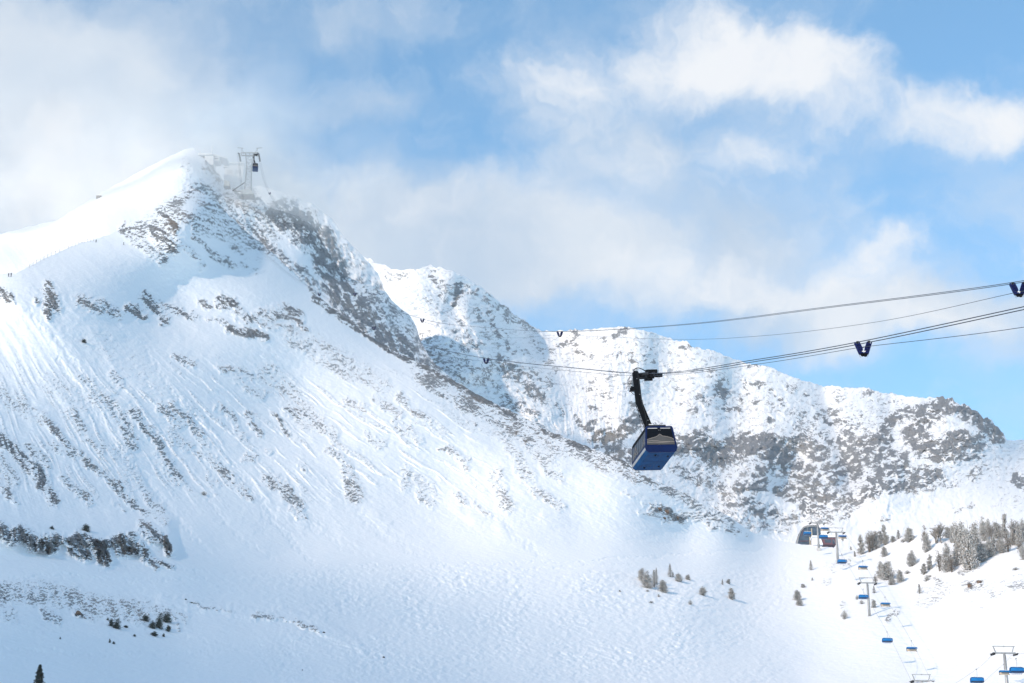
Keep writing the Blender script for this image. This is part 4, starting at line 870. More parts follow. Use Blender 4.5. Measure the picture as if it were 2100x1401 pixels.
# bottom terminal of glass
st = thing('lift_station', 'arched dark glass chairlift station half sunk behind the snow crest', 'building', P(1660, 1118, 1095))
k = 1095/F
def lx(px): return (px-1660)*k
def lz(py): return -(py-1118)*k/math.cos(math.radians(15))
ol = [(1635, 1119), (1638, 1105), (1643, 1091), (1650, 1083), (1657, 1080.5), (1681, 1079), (1684, 1085), (1686, 1119)]
bm = BM(); prof(bm, [(lx(a), lz(b)) for a, b in ol], 'xz', .3, 9); new('glass_hall', bm, m_sgl, st)
bm = BM()
for y in (0, 9.1):
    q = [(lx(a), lz(b)) for a, b in ol[:6]]
    for a, b in zip(q[:-1], q[1:]): bar(bm, (a[0], y, a[1]), (b[0], y, b[1]), .55, .45)
new('roof_rib', bm, m_grey, st)
q = [(lx(a), lz(b)) for a, b in ol[2:6]]
bm = BM()
for a, b in zip(q[:-1], q[1:]): bar(bm, (a[0], .2, a[1]+.35), (b[0], .2, b[1]+.35), .9, .3); bar(bm, (a[0], 4.6, a[1]+.35), (b[0], 4.6, b[1]+.35), 8.6, .2)
new('roof', bm, m_dark, st)
bm = BM(); bar(bm, (lx(1640), .1, lz(1110)), (lx(1678), .1, lz(1109)), .15, .3); bar(bm, (lx(1644), .1, lz(1100)), (lx(1650), .1, lz(1086)), .3, .3); new('window_band', bm, m_red, st)
bm = BM(); tube(bm, [(lx(1666), -.3, lz(1119)), (lx(1666), -.3, lz(1085))], .35, 8); tube(bm, [(lx(1661.5), -.3, lz(1119)), (lx(1661.5), -.3, lz(1102))], .35, 8); new('pillar', bm, m_yel, st)
bm = BM(); bar(bm, (lx(1652), -.2, lz(1081)), (lx(1678), -.2, lz(1079)), .2, .2)
for x in (1653, 1660, 1667, 1674): bar(bm, (lx(x), -.2, lz(1083)), (lx(x), -.2, lz(1078.5)), .12)
new('roof_rail', bm, m_grey, st)
so_ = thing('operator_building', 'low dark red and glass building beside the chairlift station', 'building', P(1702, 1117, 1085))
bm = BM(); prof(bm, [(-3.4, 0), (-4.6, 4.0), (3.4, 3.9), (3.2, 0)], 'xz', 0, 6); new('wall', bm, m_red, so_)
bm = BM(); abox(bm, (-2.6, -.06, 1.0), (.8, -.02, 3.0)); abox(bm, (1.4, -.06, .3), (2.6, -.02, 2.9)); new('window', bm, m_sgl, so_)
bm = BM(); abox(bm, (-9.5, -.6, 4.0), (4.2, 6.5, 4.9)); new('snow_roof', bm, M_snow, so_)
bm = BM(); prof(bm, [(-9.0, 0), (-9.0, 4.0), (-4.8, 4.0), (-3.6, 0)], 'xz', .1, 5.9); new('snow_wall', bm, M_snow, so_)

# ------------------------------------------------------------------ trees
m_bark = plain_mat('bark', (.10, .085, .07), .95, 0, .1, noise=.3, nscale=2)
def leafmat(name, a, b, frost, lo, hi, sc_=.9):
    mt = bpy.data.materials.new(name); mt.use_nodes = True; T = NT(mt.node_tree); bs = mt.node_tree.nodes['Principled BSDF']; bs.inputs['Roughness'].default_value = .85; bs.inputs['Specular IOR Level'].default_value = .15
    tc = T.node('ShaderNodeTexCoord').outputs['Object']; n1 = T.noise(tc, sc_, 3); n2 = T.noise(tc, 3.5, 2, .6)
    col = T.mix(n1, c4(a), c4(b)); col = T.mix(T.ss(n2, lo, hi, 0, .9), col, c4(frost)); T.l.new(col, bs.inputs['Base Color']); return mt
m_frost = leafmat('frosted_needles', (.07, .065, .05), (.18, .16, .135), (.66, .67, .68), .39, .57)
m_needle = leafmat('dark_needles', (.025, .038, .032), (.05, .065, .05), (.38, .43, .48), .58, .78)
m_twig = leafmat('rimed_twigs', (.12, .10, .085), (.20, .18, .155), (.52, .54, .57), .48, .7)
def leaf(bm, c, s, rnd, up=.3):
    d = Vector((rnd.gauss(0, 1), rnd.gauss(0, 1), rnd.gauss(0, 1)+up)).normalized(); e = d.cross(Vector((rnd.gauss(0, 1), rnd.gauss(0, 1), rnd.gauss(0, 1)))).normalized()
    a = c+d*s; b = c-d*s*.5+e*s*.45; q = c-d*s*.5-e*s*.45; bm.faces.new([bm.verts.new(v) for v in (a, b, q)])
def bushy(h, wd, seed, mat=None, base=.06, stems=3, leafs=4200, ls=.27, lean=0.):
    rnd = random.Random(seed); tr = BM(); cr = BM(); cl = []
    for k in range(stems):
        a = rnd.uniform(0, 6.28); sp = wd*.16*(k > 0); hh = h*(1 if k == 0 else rnd.uniform(.6, .92))
        pts = [Vector((math.cos(a)*sp*.3, math.sin(a)*sp*.3, -.4)), Vector((math.cos(a)*sp*.7+lean*.4, math.sin(a)*sp*.7, hh*.4)), Vector((math.cos(a)*sp+lean, math.sin(a)*sp, hh*.93))]
        pts = catmull(pts, 5); tube(tr, pts, .02*h+.05, 6, r2=.02)
        for j in range(int(h*1.6)+4):
            t = rnd.uniform(base, .97); p = pts[min(int(t*(len(pts)-1)), len(pts)-1)]; b = rnd.uniform(0, 6.28)
            wz = wd/2*(math.sin(math.pi*min(1, .12+t*.92))**.55)*rnd.uniform(.35, .95)*(.85 if stems > 1 else 1)*(1.15-.5*t); q = p+Vector((math.cos(b)*wz, math.sin(b)*wz, wz*.28))
            tube(tr, [p, p.lerp(q, .5)+Vector((0, 0, -.04*wz)), q], .035+.008*h*(1-t), 4, r2=.015); cl.append((q, rnd.uniform(.28, .52)*wd*.32+.15)); cl.append((p.lerp(q, .55), .16*wd+.1))
    for i in range(leafs):
        c, r = rnd.choice(cl); v = Vector((rnd.gauss(0, .5), rnd.gauss(0, .5), rnd.gauss(0, .42)))*r; leaf(cr, c+v, ls*rnd.uniform(.6, 1.3), rnd)
    return tr, cr
def fir(h, wd, seed, leafs=2200, ls=.2):
    rnd = random.Random(seed); tr = BM(); cr = BM(); tube(tr, [(0, 0, -.4), (0, 0, h*.5), (0, 0, h)], .02*h+.03, 6, r2=.015)
    n = int(h*4)+8; L = []
    for j in range(n):
        t = (j+.5)/n; z = h*(.05+.93*t)
        for b in range(5):
            a = rnd.uniform(0, 6.28); ln = wd/2*(1-t)**.8*rnd.uniform(.6, 1.08)+.08; q = Vector((math.cos(a)*ln, math.sin(a)*ln, z-ln*.22)); tube(tr, [(0, 0, z), q], .025, 3, r2=.01); L.append((Vector((0, 0, z)), q))
    for i in range(leafs):
        p, q = rnd.choice(L); k = rnd.uniform(.15, 1.05)**.7; leaf(cr, p.lerp(q, k)+Vector((rnd.gauss(0, .09), rnd.gauss(0, .09), rnd.gauss(0, .06))), ls*rnd.uniform(.6, 1.2), rnd, -.2)
    return tr, cr
def bare(h, wd, seed, twigs=900):
    rnd = random.Random(seed); tr = BM(); cr = BM()
    def br(p, d, L, r, dep):
        q = p+d*L; m_ = p.lerp(q, .5)+Vector((rnd.gauss(0, .05), rnd.gauss(0, .05), 0))*L; tube(tr, [p, m_, q], r, 4 if dep else 6, r2=r*.45)
        if dep < 3:
            for k in range(4 if dep else 7):
                s = p.lerp(q, rnd.uniform(.3, 1)); dd = (d+Vector((rnd.gauss(0, .42), rnd.gauss(0, .42), rnd.uniform(-.05, .4)))).normalized(); br(s, dd, L*rnd.uniform(.4, .62), r*.5, dep+1)
        else:
            for k in range(3): leaf(cr, q+Vector((rnd.gauss(0, .2), rnd.gauss(0, .2), rnd.gauss(0, .2))), .16, rnd)
    for k in range(3):
        a = rnd.uniform(0, 6.28); br(Vector((math.cos(a)*.3, math.sin(a)*.3, -.4)), Vector((math.cos(a)*.22*wd/h*1.6, math.sin(a)*.22, 1)).normalized(), h*rnd.uniform(.5, .62), .025*h, 0)
    return tr, cr
PROTO = {}
def proto(kind):
    """unit trees, all 10 m tall before scaling"""
    out = []
    for i in range({'bushy': 4, 'narrow': 3, 'fir': 2, 'bare': 3, 'shrub': 3, 'dark': 3, 'darkfir': 1, 'deadpine': 2}[kind]):
        s = 100+i*7+len(kind)
        if kind == 'bushy': tr, cr = bushy(10, 6.2, s, stems=4); mm = m_frost
        elif kind == 'narrow': tr, cr = bushy(10, 3.6, s, stems=2, leafs=3200, lean=.5); mm = m_frost
        elif kind == 'fir': tr, cr = fir(10, 4.4, s); mm = m_frost
        elif kind == 'bare': tr, cr = bare(10, 6, s); mm = m_twig
        elif kind == 'shrub': tr, cr = bushy(10, 13, s, stems=5, leafs=1300, ls=.45); mm = m_frost
        elif kind == 'dark': tr, cr = bushy(10, 7.5, s, stems=4, leafs=3600); mm = m_needle
        elif kind == 'darkfir': tr, cr = fir(10, 4.2, s, leafs=5200, ls=.26); mm = m_needle
        else: tr, cr = bushy(10, 5.0, s, stems=3, leafs=900, base=.3); mm = m_twig
        mt = []
        for nm, bm, m_ in (('trunk', tr, m_bark if kind != 'bare' else m_twig), ('crown', cr, mm)):
            me = bpy.data.meshes.new(nm); bm.to_mesh(me); bm.free(); me.materials.append(m_); mt.append((nm, me))
        out.append(mt)
    PROTO[kind] = out
for k_ in ('bushy', 'narrow', 'fir', 'bare', 'shrub', 'dark', 'darkfir', 'deadpine'): proto(k_)
NAME = {'bushy': 'frosted_pine', 'narrow': 'narrow_pine', 'fir': 'small_fir', 'bare': 'bare_tree', 'shrub': 'low_shrub', 'dark': 'dark_shrub', 'darkfir': 'dark_fir', 'deadpine': 'thin_pine'}
tcount = [0]
def tree(kind, px, pyb, pyt, wpx, label, grp=None):
    D = depth(px, pyb); B = P(px, pyb, D); h = max((pyb-pyt), 3)*D/F/math.cos(math.radians(14)); w_ = wpx*D/F
    pr = PROTO[kind]; i = tcount[0]; tcount[0] += 1; mt = pr[i % len(pr)]
    base_w = {'bushy': 4.9, 'narrow': 3.3, 'fir': 3.5, 'bare': 5.2, 'shrub': 9.5, 'dark': 5.8, 'darkfir': 3.7, 'deadpine': 4.1}[kind]
    t = thing(NAME[kind], label, 'shrub' if kind in ('shrub', 'dark') else 'tree', B, grp, random.uniform(0, 6.28)); sw = w_/base_w; t.scale = (sw, sw, h/10)
    for nm, me in mt:
        o = bpy.data.objects.new(nm, me); COL.objects.link(o); o.parent = t
    return t
def A(s, ox, oy):
    return lambda x: x/s
KN = 5.673
def kt(kind, x, yb, yt, w_, label, grp='frosted trees on the right hand knoll'): tree(kind, 1730+x/KN, 1030+yb/KN, 1030+yt/KN, w_/KN, label, grp)
R_ = [('narrow',215,605,352,95,'leftmost narrow pine of the clump above the middle tower'),('deadpine',305,578,325,130,'dark stemmed thin crowned tree second from left in that clump'),('bare',340,560,300,150,'bare branched tree in the middle of the clump above the middle tower'),('bushy',385,540,318,110,'full pine right of the bare tree in the upper left clump'),
 ('narrow',432,482,305,85,'pine with visible trunk just left of the tall narrow one'),('narrow',492,492,238,92,'tallest narrow pine ending the clump on its right'),('bushy',575,462,385,75,'small round pine right of the tall narrow one'),('fir',642,428,322,70,'little pointed fir left of the lone columnar pine'),
 ('shrub',695,466,432,95,'low bush at the foot of the lone columnar pine'),('bushy',768,457,262,118,'lone columnar pine on the knoll crest with a blue shadow'),('bushy',475,632,505,92,'small pine below the tall narrow one'),('bushy',802,737,538,128,'lone egg shaped pine in open snow with a blue shadow'),
 ('bushy',440,882,668,100,'left stem of the pair of pines below the clump'),('bushy',508,900,628,165,'broad pine forming the right half of the pair'),('bushy',655,932,772,100,'rounded grey pine right of the broad pair'),('bushy',562,962,862,90,'short pine at the foot of the broad pair'),('shrub',742,832,785,70,'tiny bush alone in snow right of the grey pine'),
 ('shrub',88,557,508,34,'tiny bush right of the station slope'),('narrow',132,632,562,34,'little leaning snag at the left of the knoll'),('shrub',182,594,562,60,'low bush below the leftmost narrow pine'),('fir',885,1063,952,62,'pointed little fir standing left of the rocky patch'),
 ('narrow',1003,782,588,90,'slim pine standing off the left of the dense stand'),('narrow',938,842,688,85,'slim pine lower and left of the dense stand'),('shrub',962,918,838,80,'bush at the lowest left foot of the dense stand'),('shrub',1006,872,840,40,'tiny bush right of the lowest left bush'),
 ('fir',355,1058,972,50,'small fir right of the middle tower mast head'),('bushy',347,1228,1122,70,'round small pine right of the middle tower mast'),('shrub',157,1132,1075,48,'small bush left of the chair by the middle tower'),('shrub',212,1184,1132,58,'small bush below the chair by the middle tower'),('deadpine',372,962,820,60,'dead pine behind the right arm of the middle tower'),
 ('bushy',980,568,335,115,'leftmost full pine of the dense stand'),('bare',1075,480,218,175,'bare forked tree with a dark top at the left of the stand'),('bare',1140,474,232,150,'bare tree with pale upright twigs beside the dark forked one'),('bushy',1222,412,250,100,'pine between the bare trees and the big centre clump'),('deadpine',955,500,240,90,'thin brownish pine hugging the bare forked tree'),
 ('deadpine',1120,798,532,120,'orange barked leaning pine low on the left of the stand'),('bushy',1215,805,440,150,'large pine in the lower front of the stand'),('deadpine',1258,815,600,100,'leaning pine with pale trunk in the lower front'),('bushy',1330,640,205,150,'tall pine left of the darkest centre tree'),('bushy',1312,742,520,110,'short pine filling the front below the tall left one'),
 ('bushy',1405,700,180,160,'tall frosted pine touching the darkest centre tree'),('bushy',1482,785,182,190,'tallest and broadest brown pine at the centre of the stand'),('bushy',1565,640,205,150,'pine just right of the broadest brown one'),('bushy',1635,450,138,105,'pointed pine rising highest behind the centre'),('bushy',1695,400,172,90,'rounded pine at the back right of the pointed one'),
 ('bushy',1608,695,420,165,'low spreading pine in the right front of the centre'),('bushy',1702,640,402,150,'spreading pine at the lower right of the centre clump'),('narrow',1748,602,385,80,'slim pine closing the centre clump on its right'),('bare',1730,470,240,110,'bare twiggy tree in the gap right of centre'),
 ('bushy',1795,420,185,125,'frosted pine starting the right hand clump'),('narrow',1880,420,108,100,'highest pine of the right hand clump'),('bushy',1852,588,395,115,'stout pine at the front of the right hand clump'),('deadpine',1912,580,300,100,'thin pine with bare lower trunk in the right clump'),('bushy',1812,545,380,90,'small pine at the left foot of the right clump'),
 ('bare',1985,500,150,140,'bare tree with tall twigs in the right clump'),('bushy',2045,505,190,110,'pine second from the right edge'),('bushy',2098,460,170,110,'pine cut by the right edge of the picture'),('deadpine',2062,602,440,90,'thin pine lower right by the picture edge'),('bushy',2100,665,480,90,'lowest pine at the right edge'),
 ('bushy',1965,500,300,110,'dense young pine between the right clump trees'),('bushy',1425,560,300,110,'pine hidden behind the centre trunks'),('bushy',1290,470,225,110,'pine standing back left of centre'),('deadpine',1520,560,210,120,'thin crowned pine behind the centre clump'),('shrub',15,1362,1240,70,'snow laden snag bush left of the middle tower base'),
 ('shrub',2000,790,755,80,'dead bush among stones on the right slope'),('deadpine',-8,455,375,40,'thin snag behind the second lift tower')]
for r in R_: kt(*r)
def mt_(kind, x, yb, yt, w_, label): tree(kind, 1270+x/5.25, 1140+yb/5.25, 1140+yt/5.25, w_/5.25, label, 'small trees scattered in the bowl')
for r in [('bushy',252,280,118,100,'left top pine of the clump in the bowl'),('bushy',312,348,140,120,'fullest pine of the clump in the bowl'),('fir',378,340,150,85,'pointed fir right of the fullest bowl pine'),('fir',402,305,128,60,'slender fir tip behind the bowl clump'),('bushy',470,392,245,115,'squat pine at the lower right of the bowl clump'),
 ('fir',549,230,84,66,'tall spired fir right of the bowl clump'),('fir',578,230,172,40,'tiny fir touching the spired one'),('bushy',638,280,163,82,'leaning pine right of the spired fir'),('bushy',745,262,196,68,'small round bush ending the upper row in the bowl'),('bushy',895,427,318,88,'lone round pine below the bowl row'),
 ('narrow',1210,473,322,84,'lone columnar pine furthest right in the bowl'),('fir',1112,314,250,34,'tiny fir above the lone columnar pine'),('narrow',1172,302,244,62,'tiny tilted pine above the lone columnar pine'),('fir',2066,155,48,56,'small pointed fir left of the chairlift crest'),('fir',2078,266,232,30,'tiny sapling below the pointed fir'),
 ('bushy',1978,342,290,52,'tiny round bush above the mushroom shaped tree'),('bushy',1918,480,358,100,'upper crown of the mushroom shaped tree'),('bushy',1945,537,455,80,'lower tree under the mushroom shaped crown'),('shrub',765,527,467,48,'snowy stone bush low in the bowl'),('shrub',425,443,405,34,'dark little bush below the bowl clump'),
 ('shrub',298,386,362,50,'low bush on stones below the bowl clump'),('shrub',342,510,485,60,'lowest bush scrap below the bowl clump'),('shrub',12,390,372,24,'tiny dark bush left of the bowl clump')]: mt_(*r)
def lt(kind, x, yb, yt, w_, label): tree(kind, x/4.108, 1060+yb/4.108, 1060+yt/4.108, w_/4.108, label, 'dark shrubs on the shaded left slope')
for r in [('dark',722,122,52,76,'dark round shrub standing above the left cliff band'),('dark',440,106,70,40,'tiny shrub on top of the left cliff band'),('dark',988,945,858,78,'round dark shrub with a pointed neighbour'),('dark',935,922,848,52,'pointed dark shrub beside the round one'),('dark',908,872,850,24,'tiny sprig left of the pointed shrub'),('dark',1058,934,912,44,'low creeping shrub right of the round one'),
 ('dark',1225,880,820,72,'left shrub of the biggest dark cluster'),('dark',1282,942,862,72,'lower shrub of the biggest dark cluster'),('dark',1345,945,802,74,'tall shrub in the biggest dark cluster'),('dark',1405,890,796,92,'bushy top right shrub of the biggest dark cluster'),('dark',1412,965,900,50,'sparse shrub hanging below the biggest cluster'),
 ('dark',1300,1005,962,66,'small shrub under the biggest dark cluster'),('dark',1378,1012,978,26,'tiny shrub right of the one under the cluster'),('dark',1130,1008,984,30,'single tiny shrub between the two dark clusters'),('dark',922,1062,1024,20,'upper of two tiny saplings below the slope'),('dark',957,1072,1046,24,'lower of two tiny saplings below the slope'),
 ('dark',505,1032,1008,16,'single dark sprig far left on shaded snow'),('darkfir',320,1470,1256,118,'dark green fir at the bottom left edge of the picture'),('dark',1565,700,690,20,'dark scrap of bush on the shaded bowl rim')]: lt(*r)
tree('bare', 1078, 913, 896, 10, 'tiny bare tree on the upper snow face near the ridge', 'lone shrubs on the main face')
tree('bare', 1058, 894, 880, 10, 'second tiny bare tree, left of and above the first', 'lone shrubs on the main face')
tree('dark', 172, 703, 694, 12, 'lone dark bush on the pale face below the outcrops', 'lone shrubs on the main face')
tree('shrub', 418, 1016, 1007, 12, 'lone dark lump of bush at the foot of a rock rib', 'lone shrubs on the main face')

# ------------------------------------------------------------------ loose rocks, fence, people
def boulder(px, py, w_, h_, seed, label, mat):
    rnd = random.Random(seed); D = depth(px, py); bm = BM(); bmesh.ops.create_icosphere(bm, subdivisions=3, radius=.5)
    ph = [Vector((rnd.gauss(0, 1), rnd.gauss(0, 1), rnd.gauss(0, 1))).normalized() for _ in range(9)]
    for v in bm.verts:
        n_ = v.co.normalized()
        for q in ph:
            e = v.co.dot(q)-.34
            if e > 0: v.co -= q*e
        v.co *= 1+.05*math.sin(n_.x*9+seed)*math.sin(n_.z*7)
        v.co = Vector((v.co.x*w_*D/F, v.co.y*w_*D/F, v.co.z*h_*D/F*1.1))
    o = new('boulder', bm, mat); o.location = P(px, py, D)+Vector((0, 0, h_*D/F*.15)); return tag(o, label, 'rock', 'loose rocks on the snow')
m_rk = plain_mat('dark_rock', (.055, .055, .058), .9, 0, .2, noise=.4, nscale=1.2); m_rkb = plain_mat('orange_brown_rock', (.15, .105, .08), .9, 0, .2, noise=.4, nscale=1.2)
for i, (px, py, w_, h_, lab, m_) in enumerate([(787, 1349, 5, 5, 'single black stone on open snow at the bottom centre', m_rk), (393, 1237, 7, 3, 'flat dark stone at the rim of the shaded hollow', m_rk), (160, 1260, 14, 11, 'orange brown rock sticking out of the left slope', m_rkb), (9, 1228, 5, 5, 'small dark stone at the far left edge', m_rk),
     (664, 1298, 7, 3.5, 'dark stone at the right end of the stony streak', m_rk), (620, 1375, 3, 3, 'tiny dark stone low on the blue snow', m_rk), (1989, 1203, 9, 8, 'upright brown rock below the dense stand', m_rkb), (2009, 1195, 13, 8, 'wide brown rock right of the upright one', m_rkb), (1271, 1213, 4, 4, 'dark pebble sized rock left of the bowl clump', m_rk),
     (1352, 1046, 13, 8, 'leftmost brown rock of the outcrop at the end of the spur', m_rkb), (1368, 1052, 15, 10, 'biggest brown rock of the outcrop at the end of the spur', m_rkb), (1388, 1064, 12, 7, 'brown rock at the lower right of the spur outcrop', m_rkb), (1362, 1064, 9, 6, 'lowest brown rock of the spur outcrop', m_rkb),
     (2073, 1350, 1.5, 1.5, 'tiny speck of stone near the bottom right tower', m_rk)]): boulder(px, py, w_, h_, i*3+1, lab, m_)
FP = [(60, 547), (75, 537), (90, 530), (105, 522), (122, 515), (140, 507), (155, 501), (168, 496), (180, 493), (192, 492)]
fc = thing('rope_fence', 'thin rope fence with short posts climbing the left shoulder', 'fence', P(60, 547, depth(60, 549)))
o0 = fc.location.copy(); fx = [P(x, y+1, depth(x, y+3)-2) for x, y in FP]
allp = []
for a, b in zip(fx[:-1], fx[1:]): allp += [a, a.lerp(b, .5)]
allp.append(fx[-1])
for p in allp:
    bm = BM(); tube(bm, [p-o0+Vector((0, 0, -.6)), p-o0+Vector((0, 0, 1.3+random.uniform(-.3, .3)))], .07, 5); new('post', bm, m_wood, fc)
bm = BM(); tube(bm, [p-o0+Vector((0, 0, 1.0)) for p in allp], .03, 4); new('rope', bm, m_wood, fc)
def person(px, py, hpx, cols, label, stride=.25, D=None, yaw=0.):
    D = D or depth(px, py)-1.5; bm = BM(); V = {}
    J = dict(pel=((0, 0, .95), .15), sp=((0, 0, 1.2), .17), ch=((0, 0, 1.42), .19), nk=((0, 0, 1.55), .07), hd=((0, -.02, 1.70), .115), ht=((0, -.02, 1.80), .08),
             ls=((-.2, 0, 1.44), .08), le=((-.27, -.05, 1.17), .06), lh=((-.24, -.22, .98), .05), rs=((.2, 0, 1.44), .08), re=((.27, .02, 1.17), .06), rh=((.25, -.18, 1.0), .05),
             lt=((-.1, 0, .9), .12), lk=((-.11, -stride*.6, .5), .085), lf=((-.11, -stride*.3, .08), .07), lo=((-.11, -stride*.3-.16, .05), .06), rt=((.1, 0, .9), .12), rk=((.11, stride*.2, .5), .085), rf=((.11, stride*.8, .09), .07), ro=((.11, stride*.8-.16, .05), .06))
    for k2, (c, r) in J.items(): V[k2] = bm.verts.new(c)
    for a, b in (('pel', 'sp'), ('sp', 'ch'), ('ch', 'nk'), ('nk', 'hd'), ('hd', 'ht'), ('ch', 'ls'), ('ls', 'le'), ('le', 'lh'), ('ch', 'rs'), ('rs', 're'), ('re', 'rh'), ('pel', 'lt'), ('lt', 'lk'), ('lk', 'lf'), ('lf', 'lo'), ('pel', 'rt'), ('rt', 'rk'), ('rk', 'rf'), ('rf', 'ro')): bm.edges.new((V[a], V[b]))
    me = bpy.data.meshes.new('person'); bm.to_mesh(me); bm.free(); me.materials.append(plain_mat('dark_ski_clothes', cols, .8))
    o = bpy.data.objects.new('person', me); COL.objects.link(o); sk_ = o.modifiers.new('skin', 'SKIN'); o.modifiers.new('sub', 'SUBSURF').render_levels = 1
    for i, (c, r) in enumerate(J.values()): me.skin_vertices[0].data[i].radius = (r, r)
    me.skin_vertices[0].data[0].use_root = True
    o.location = P(px, py, D); s = hpx*D/F/1.85/.97; o.scale = (s, s, s); o.rotation_euler = (0, 0, yaw); tag(o, label, 'person', 'distant skiers')
    bm = BM()
    for x in (-.12, .12): bar(bm, (x, -.8, .01), (x, .75, .03), .09, .03)
    for x in (-.3, .3): tube(bm, [(x, -.25, 1.0), (x*1.2, .1, 0)], .012, 4)
    new('ski_gear', bm, m_black, o)
person(17.5, 567, 7.5, (.03, .03, .04), 'left one of two dark skiers standing on the shoulder crest')
person(22.5, 567, 8, (.025, .03, .035), 'right one of two dark skiers standing on the shoulder crest', yaw=.6)
person(197, 497, 6.5, (.02, .04, .04), 'skier in dark clothes at the top end of the fence')
person(253.5, 502, 6, (.03, .03, .04), 'lone dark skier below the shoulder rocks', yaw=1.)
person(256, 456, 4.5, (.25, .04, .04), 'small skier in red near the shoulder crest')
person(1743.5, 1152, 4.5, (.03, .12, .07), 'small skier in green jacket right of the second lift tower', yaw=.4)

# ------------------------------------------------------------------ unseen cloud added to shade the slopes, mist on the summit, haze
def volmat(name, dens, col=(1, 1, 1), an=.2):
    mt = bpy.data.materials.new(name); mt.use_nodes = True; T = NT(mt.node_tree); T.n.clear()
    v = T.node('ShaderNodeVolumePrincipled'); v.inputs['Density'].default_value = dens; v.inputs['Color'].default_value = c4(col)
    v.inputs['Anisotropy'].default_value = an
    T.l.new(v.outputs[0], T.node('ShaderNodeOutputMaterial').inputs['Volume']); return mt
def lens_cloud(name, label, centre, axis, pts, mat, n=90, seed=1, nscale=200., namp=.5, maxr=None):
    """a cloud bank whose thickness along `axis` swells around the given points: pts = (Vector, radius, thickness)"""
    q = axis.to_track_quat('Z', 'Y'); X = q @ Vector((1, 0, 0)); Y = q @ Vector((0, 1, 0)); Z = axis.normalized()
    pc = [((p-centre).dot(X), (p-centre).dot(Y), r, t) for p, r, t in pts]
    x0 = min(a-2.3*r for a, b, r, t in pc); x1 = max(a+2.3*r for a, b, r, t in pc); y0 = min(b-2.3*r for a, b, r, t in pc); y1 = max(b+2.3*r for a, b, r, t in pc)
    gxx = np.linspace(x0, x1, n); gyy = np.linspace(y0, y1, n); A, B = np.meshgrid(gxx, gyy)
    th = sum(t*np.exp(-2.0*((A-a)**2+(B-b)**2)/r**2) for a, b, r, t in pc)
    th = th*np.clip(1+namp*2*fbm(A/nscale, B/nscale, 4, seed), .02, 3) - .012*max(t for _, _, _, t in pc)
    bm = bmesh.new(); T = {}; Bo = {}
    off = .35*fbm(A/nscale/2, B/nscale/2, 2, seed+5)
    for j in range(n):
        for i in range(n):
            h = max(th[j, i], .4); base = centre + X*A[j, i] + Y*B[j, i] + Z*float(off[j, i]*h)
            T[i, j] = bm.verts.new(base+Z*h/2); Bo[i, j] = bm.verts.new(base-Z*h/2)
    for j in range(n-1):
        for i in range(n-1):
            k = [(i, j), (i+1, j), (i+1, j+1), (i, j+1)]
            bm.faces.new([T[a] for a in k]); bm.faces.new([Bo[a] for a in reversed(k)])
    e = [(i, 0) for i in range(n)]+[(n-1, j) for j in range(1, n)]+[(i, n-1) for i in range(n-2, -1, -1)]+[(0, j) for j in range(n-2, 0, -1)]
    for a, b in zip(e, e[1:]+e[:1]): bm.faces.new((T[b], T[a], Bo[a], Bo[b]))
    me = bpy.data.meshes.new(name); bm.to_mesh(me); bm.free(); me.materials.append(mat)
    o = bpy.data.objects.new(name, me); COL.objects.link(o); o['kind'] = 'stuff'; o['label'] = label; o['category'] = 'cloud'; return o
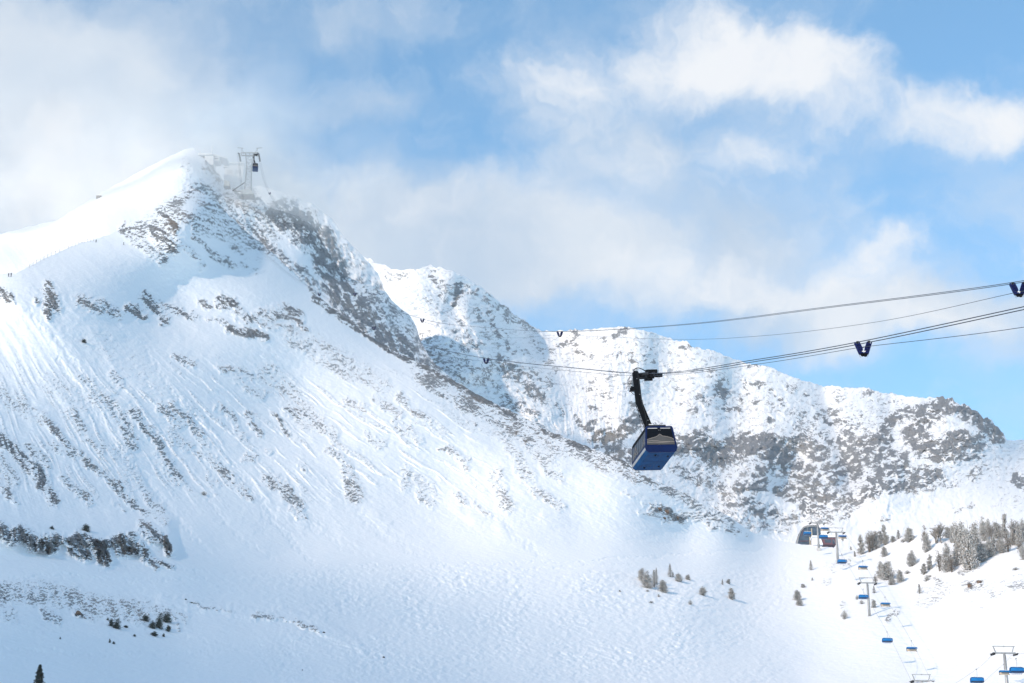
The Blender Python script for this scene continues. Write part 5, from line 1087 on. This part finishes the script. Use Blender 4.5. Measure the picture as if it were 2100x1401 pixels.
# swells of the added cloud bank, fitted to the wanted shade: (across the sun's rays, up, optical depth)
SHADE = [(-1280, 1100, 0.04), (-1280, 1140, 0.09), (-1280, 1180, 0.05), (-1230, 1100, 0.12), (-1230, 1140, 0.23), (-1230, 1180, 0.04), (-1230, 1260, 0.03), (-1230, 1300, 0.02), (-1180, 1100, 0.05), (-1180, 1140, 0.06), (-1180, 1260, 0.1), (-1180, 1300, 0.06), (-1130, 1220, 0.04), (-1130, 1260, 0.06), (-1130, 1300, 0.03), (-1080, 1140, 0.02), (-1080, 1180, 0.08), (-1080, 1220, 0.08), (-1080, 1260, 0.03), (-1030, 700, 0.09), (-1030, 740, 0.11), (-1030, 860, 0.04), (-1030, 1140, 0.03), (-1030, 1180, 0.07), (-1030, 1220, 0.06), (-980, 660, 0.03), (-980, 700, 0.12), (-980, 740, 0.12), (-980, 820, 0.06), (-980, 860, 0.1), (-980, 900, 0.04), (-980, 1140, 0.06), (-980, 1180, 0.09), (-980, 1220, 0.04), (-930, 700, 0.03), (-930, 740, 0.06), (-930, 780, 0.12), (-930, 820, 0.21), (-930, 860, 0.13), (-930, 900, 0.06), (-930, 940, 0.06), (-930, 980, 0.04), (-930, 1140, 0.05), (-930, 1180, 0.06), (-930, 1220, 0.03), (-880, 700, 0.06), (-880, 740, 0.14), (-880, 780, 0.2), (-880, 820, 0.17), (-880, 860, 0.08), (-880, 900, 0.05), (-880, 940, 0.08), (-880, 980, 0.05), (-880, 1100, 0.05), (-880, 1140, 0.11), (-880, 1180, 0.09), (-880, 1220, 0.02), (-830, 580, 0.05), (-830, 620, 0.08), (-830, 660, 0.09), (-830, 700, 0.13), (-830, 740, 0.16), (-830, 780, 0.12), (-830, 820, 0.04), (-830, 900, 0.04), (-830, 940, 0.07), (-830, 980, 0.04), (-830, 1100, 0.03), (-830, 1140, 0.08), (-830, 1180, 0.06), (-780, 460, 0.02), (-780, 500, 0.09), (-780, 540, 0.13), (-780, 580, 0.12), (-780, 620, 0.17), (-780, 660, 0.14), (-780, 700, 0.09), (-780, 740, 0.06), (-780, 780, 0.03), (-780, 900, 0.06), (-780, 940, 0.1), (-780, 980, 0.05), (-730, 540, 0.3), (-730, 580, 0.18), (-730, 620, 0.03), (-730, 660, 0.03), (-730, 900, 0.03), (-730, 940, 0.04), (-680, 420, 0.12), (-680, 460, 0.37), (-680, 540, 0.1), (-680, 580, 0.03), (-680, 860, 0.04), (-680, 900, 0.06), (-680, 940, 0.03), (-630, 260, 0.07), (-630, 300, 0.26), (-630, 340, 0.35), (-630, 380, 0.6), (-630, 500, 0.1), (-630, 540, 0.02), (-630, 860, 0.02), (-630, 900, 0.04), (-580, 220, 0.04), (-580, 260, 0.26), (-580, 300, 1.04), (-580, 340, 0.3), (-530, 180, 0.05), (-530, 220, 0.18), (-480, 140, 0.08), (-480, 180, 0.16), (-480, 220, 0.16), (-480, 260, 0.81), (-480, 300, 0.31), (-430, 100, 0.08), (-430, 140, 0.51), (-430, 180, 1.0), (-430, 220, 0.03), (-430, 260, 0.15), (-430, 300, 0.22), (-430, 380, 0.15), (-380, 100, 0.38), (-380, 140, 1.08), (-380, 180, 0.67), (-380, 220, 0.65), (-330, 100, 0.49), (-330, 140, 1.15), (-330, 220, 0.14), (-280, 100, 0.12), (-280, 140, 0.28)]
sX = Vector((0, 0, 1)).cross(sd).normalized(); sY = sd.cross(sX)
lens_cloud('cloud', 'unseen cloud bank added behind the viewer, shaped to shade the slope', sd*2600, sd, [(sd*2600+sX*a+sY*b, 75, t*(1.0 if b > 300 else 1.25)/.03) for a, b, t in SHADE], volmat('shade_cloud_vapour', .03, an=.6), n=110, seed=3, nscale=160, namp=.14)  # 'cloud' is an added unseen bank, there only to shade the slopes
def box(name, lo, hi, mat):
    bm = bmesh.new(); bmesh.ops.create_cube(bm, size=1)
    for v in bm.verts: v.co = Vector([lo[i] if v.co[i] < 0 else hi[i] for i in range(3)])
    me = bpy.data.meshes.new(name); bm.to_mesh(me); bm.free(); me.materials.append(mat); o = bpy.data.objects.new(name, me); COL.objects.link(o); return o
hz = box('haze', (-1500, -120, -20), (1700, 2900, 1010), volmat('haze_air', 0.00004, (.97, .98, 1), 0)); hz['kind'] = 'stuff'; hz['label'] = 'thin pale air between the viewer and the mountains'
def away(px, py): return ray(px, py)
MIST = [(430,330,1430,60,26),(500,350,1440,60,26),(560,390,1450,60,22),(640,420,1480,60,16),(360,300,1440,60,6),(480,300,1440,70,26),(300,360,1430,80,10),(180,410,1400,90,14),(60,460,1340,110,16),(-100,500,1300,130,24),(700,470,1550,60,12),(600,350,1480,80,20)]
lens_cloud('mist', 'thin white mist drifting round the summit and its lift tower', P(450, 360, 1420), ray(450, 360), [(P(a, b, 1420), r, t*.9) for a, b, c, r, t in MIST], volmat('mist_vapour', .011, (1, 1, 1), -.25), seed=9, nscale=55, namp=.5)
